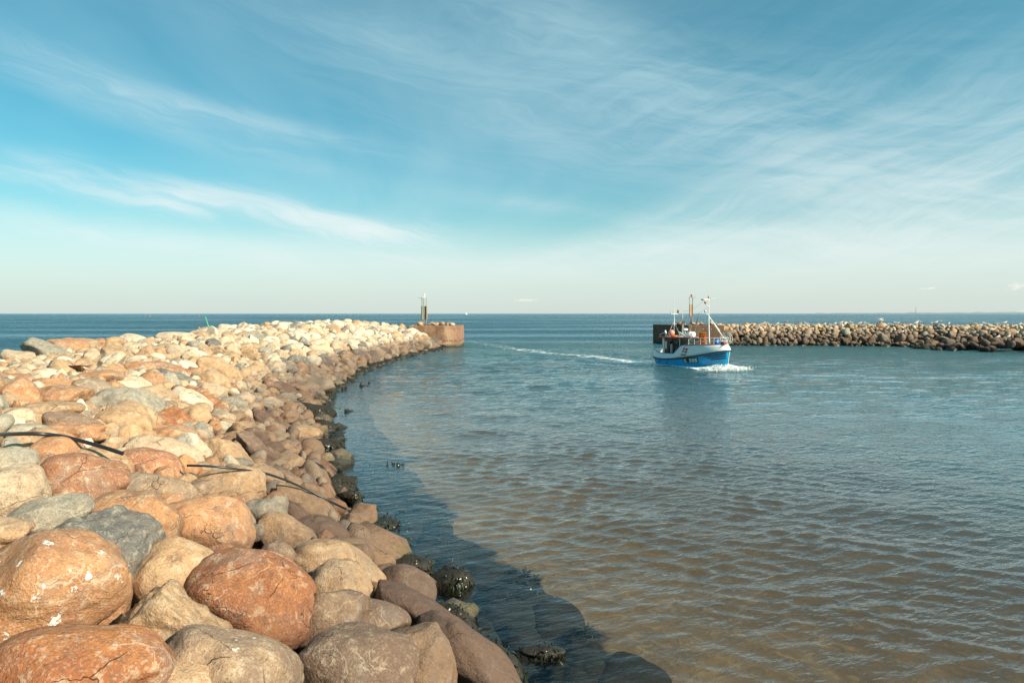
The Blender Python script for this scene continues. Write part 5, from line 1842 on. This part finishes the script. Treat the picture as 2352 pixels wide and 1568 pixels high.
# ------------------------------------------------------------------ gulls
def gull_parts():
    d, F = ico(3)
    def lump(c, r, taper=0.0):
        v = d * np.array(r)
        if taper: v[:, 1:] *= (1 + taper * np.clip(v[:, :1] / r[0], -1, 0.2))
        return v + np.array(c)
    # body, neck and head as one skin: blend radii along a spine
    prof = [(-0.30, 0.20, 0.008, 0.010), (-0.24, 0.205, 0.030, 0.016), (-0.14, 0.215, 0.058, 0.050), (-0.03, 0.225, 0.074, 0.078), (0.07, 0.235, 0.070, 0.082), (0.14, 0.265, 0.050, 0.062),
            (0.175, 0.305, 0.036, 0.040), (0.195, 0.345, 0.036, 0.037), (0.225, 0.365, 0.030, 0.030), (0.250, 0.362, 0.012, 0.014)]
    mb = MB(); n = 12; vs, fs = [], []
    for (x, z, ry, rz) in prof:
        for k in range(n):
            a = 2 * math.pi * k / n
            vs.append((x, ry * math.cos(a), z + rz * math.sin(a)))
    for i in range(len(prof) - 1):
        for k in range(n): fs.append((i * n + k, i * n + (k + 1) % n, (i + 1) * n + (k + 1) % n, (i + 1) * n + k))
    fs.append(tuple(range(n))[::-1]); fs.append(tuple((len(prof) - 1) * n + k for k in range(n)))
    mb.add(vs, fs, True)
    body = mb.mesh('body')
    wings = []
    for s_ in (-1, 1):
        w = MB(); vs, fs = [], []
        for i, (x, z0, z1, y) in enumerate(((0.11, 0.20, 0.285, 0.050), (0.04, 0.17, 0.295, 0.078), (-0.06, 0.17, 0.280, 0.078), (-0.18, 0.195, 0.255, 0.060), (-0.30, 0.205, 0.235, 0.030), (-0.38, 0.205, 0.215, 0.010))):
            for j in range(4):
                u = j / 3
                vs.append((x, s_ * (y + 0.010 - 0.035 * u * u), z0 + (z1 - z0) * u))
        for i in range(5):
            for j in range(3): fs.append((i * 4 + j, i * 4 + j + 1, i * 4 + 5 + j, i * 4 + 4 + j))
        w.add(vs, fs, True); wings.append(w.mesh('wing'))
    bk = MB().tube([(0.245, 0, 0.360), (0.275, 0, 0.357), (0.300, 0, 0.350)], [0.012, 0.009, 0.003], 6).mesh('beak')
    lg = [MB().tube([(0.01, s_ * 0.03, 0.16), (0.0, s_ * 0.03, 0.08), (0.015, s_ * 0.03, 0.01), (0.05, s_ * 0.03, 0.004)], [0.012, 0.008, 0.008, 0.012], 5).mesh('leg') for s_ in (-1, 1)]
    for me, mt in [(body, M_gullw), (wings[0], M_gullg), (wings[1], M_gullg), (bk, M_beak), (lg[0], M_beak), (lg[1], M_beak)]:
        me.materials.append(mt)
    return [('body', body), ('wing', wings[0]), ('wing', wings[1]), ('beak', bk), ('leg', lg[0]), ('leg', lg[1])]


GP = gull_parts()
rg_ = np.random.default_rng(23)


def gull(x, y, yaw, label, sc):
    loc = None
    for ax in (-0.6, -0.3, 0, 0.3, 0.6):
        for ay in (-0.9, -0.45, 0, 0.45, 0.9):
            hit, l_, nrm, idx, ob, mt = SC.ray_cast(dg, Vector((x + ax, y + ay, 8)), Vector((0, 0, -1)))
            if hit and (loc is None or l_.z > loc.z): loc = l_
    if loc is None: return
    r = empty('gull', (loc.x, loc.y, loc.z - 0.01), (0, 0, yaw))
    r.scale = (sc, sc, sc)
    tag(r, label, 'gull', 'gulls resting on the far breakwater')
    for nm, me in GP:
        o = bpy.data.objects.new(nm, me); COL.objects.link(o); o.parent = r


ORD = ['first', 'second', 'third', 'fourth', 'fifth', 'sixth', 'seventh', 'eighth', 'ninth', 'tenth', 'eleventh', 'twelfth', 'thirteenth', 'fourteenth', 'fifteenth', 'sixteenth', 'seventeenth',
       'eighteenth', 'nineteenth', 'twentieth', 'twenty-first', 'twenty-second', 'twenty-third', 'twenty-fourth', 'twenty-fifth', 'twenty-sixth', 'twenty-seventh', 'twenty-eighth', 'twenty-ninth', 'thirtieth']
gx = [2680 + c / 4.055 for c in (815, 915, 1045, 1355, 1430, 1745, 1795, 1940, 2150, 2280)] + \
     [3240 + c / 3.92 for c in (10, 60, 110, 205, 365, 485, 520, 735, 800, 845, 1010, 1085, 1195, 1275, 1900, 2005, 2130, 2330)]
for k, sx_ in enumerate(gx):
    u = (sx_ - 1920) / 2560
    Y = 111.0
    for _ in range(6): Y = float(right_front(u * Y)) + 3.7
    gull(u * Y, Y, 0.35 + rg_.normal(0, 0.5) if k % 4 else 2.9, f'{ORD[k]} white gull from the pier head along the far breakwater crest', rg_.uniform(1.25, 1.65))
for (sx_, dY, lab) in ((3412, 0.6, 'dark winged gull standing low by the waterline of the far breakwater'), (3725, -9.0, 'gull standing on the dark stone clump in the harbour'), (3775, -8.0, 'second gull on the dark stone clump near the picture edge')):
    u = (sx_ - 1920) / 2560; Y = 108.0
    for _ in range(6): Y = float(right_front(u * Y)) + dY
    gull(u * Y, Y, 0.4, lab, 1.4)

# ------------------------------------------------------------------ out at sea
def spar():
    t = empty('spar_buoy', (-116.5, 262, 0), (0, math.radians(-17), 0))
    tag(t, 'thin green spar buoy leaning in the open sea beyond the crest', 'buoy')
    MB().tube([(0, 0, -0.6), (0, 0, 3.9)], [0.16, 0.12], 10).build('spar', M_green, t)
    MB().lathe((0, 0, 0), [(0.001, -0.3), (0.35, -0.25), (0.42, 0.0), (0.35, 0.22), (0.12, 0.3)], 12).build('float', M_green, t)


spar()


def sailboat(x, y, h, label):
    t = empty('sailing_boat', (x, y, 0), (0, 0, 0.6))
    tag(t, label, 'sailing boat')
    hb = MB(); vs = []
    for (xx, w, z) in ((-4.5, 1.2, 0.9), (-2, 1.6, 0.8), (1.5, 1.4, 0.9), (4.8, 0.05, 1.2)):
        vs += [(xx, -w, z), (xx * 0.9, -w * 0.5, -0.3), (xx * 0.9, w * 0.5, -0.3), (xx, w, z)]
    fs = []
    for i in range(3):
        for k in range(3): fs.append((4 * i + k, 4 * i + 4 + k, 4 * i + 5 + k, 4 * i + 1 + k))
        fs.append((4 * i + 3, 4 * i + 7, 4 * i + 4, 4 * i))
    hb.add(vs, fs).build('hull', M_white, t)
    MB().tube([(0.6, 0, 0.8), (0.6, 0, h)], 0.09, 6).build('mast', M_steel, t)
    s1 = MB().add([(0.5, 0, 1.6), (-4.2, 0.5, 1.7), (0.5, 0, h * 0.97)], [(0, 1, 2)]).build('mainsail', M_sail, t)
    s2 = MB().add([(0.75, 0, h * 0.85), (0.9, 0.3, 1.5), (4.7, 0, 1.3)], [(0, 1, 2)]).build('foresail', M_sail, t)
    for s_ in (s1, s2): s_.modifiers.new('thickness', 'SOLIDIFY').thickness = 0.04


def seapt(sx_, d): return (sx_ - 1920) / 2560 * d


sailboat(seapt(1749, 2600), 2600, 9.5, 'tiny white sailing boat on the horizon right of the near pier head')
for k, (sx_, d, lab) in enumerate(((546, 1500, 'tiny orange float far out, leftmost of three on the horizon'), (563, 1150, 'tiny orange float far out, middle of three on the horizon'), (747, 1300, 'tiny orange float far out, nearest the green spar buoy'))):
    mb = MB().ball((0, 0, 0.5), 0.8, 8); mb.tube([(0, 0, 1.0), (0, 0, 2.2)], 0.15, 6)
    o = mb.build('float_buoy', M_orange, None, (seapt(sx_, d), d, 0)); tag(o, lab, 'buoy', 'floats far out at sea')

# low coast at the right
def coast(name, x0s, x1s, d, hfun, mat, lab):
    n = 160
    vs, fs = [], []
    for i in range(n + 1):
        sx_ = x0s + (x1s - x0s) * i / n
        h = hfun(i / n)
        x = seapt(sx_, d)
        for (dd, z) in ((-60, -2), (0, h * 0.25 + 1.5), (120, h * 0.8), (400, h), (1200, -2)):
            vs.append((x * (d + dd) / d, d + dd, z))
    for i in range(n):
        for k in range(4): fs.append((5 * i + k, 5 * i + 5 + k, 5 * i + 6 + k, 5 * i + 1 + k))
    o = MB().add(vs, fs, True).build(name, mat)
    tag(o, lab, kind='structure')


def rough(t, f, s): return float(vnoise(np.array([[t * f, s, 0.5]]), 77)[0])


M_coast = simple('haze_tinted_heath', (0.42, 0.47, 0.46), 0.9, var=0.2, scale=0.01)  # distance haze mixed into the base colour
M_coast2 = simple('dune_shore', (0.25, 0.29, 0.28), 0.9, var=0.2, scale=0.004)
coast('coast', 3060, 4500, 9000, lambda t: 8 + 12 * min(1, t * 2.2) + 6 * rough(t, 40, 1) + 4 * rough(t, 150, 2), M_coast2, 'low sandy coast line along the horizon')
coast('hills', 3600, 4700, 15000, lambda t: (52 + 24 * rough(t, 9, 5) + 8 * rough(t, 40, 6)) * min(1, t * 7), M_coast, 'faint low hills behind the far coast')
o = MB().tube([(0, 0, 0), (0, 0, 78)], [5.0, 3.0], 8).build('chimney', simple('haze_tinted_concrete', (0.42, 0.42, 0.42), 0.9), None, (seapt(3435, 9100), 9100, 10))  # haze tinted into the chimney colour
tag(o, 'lone thin chimney standing on the far coast', 'chimney')
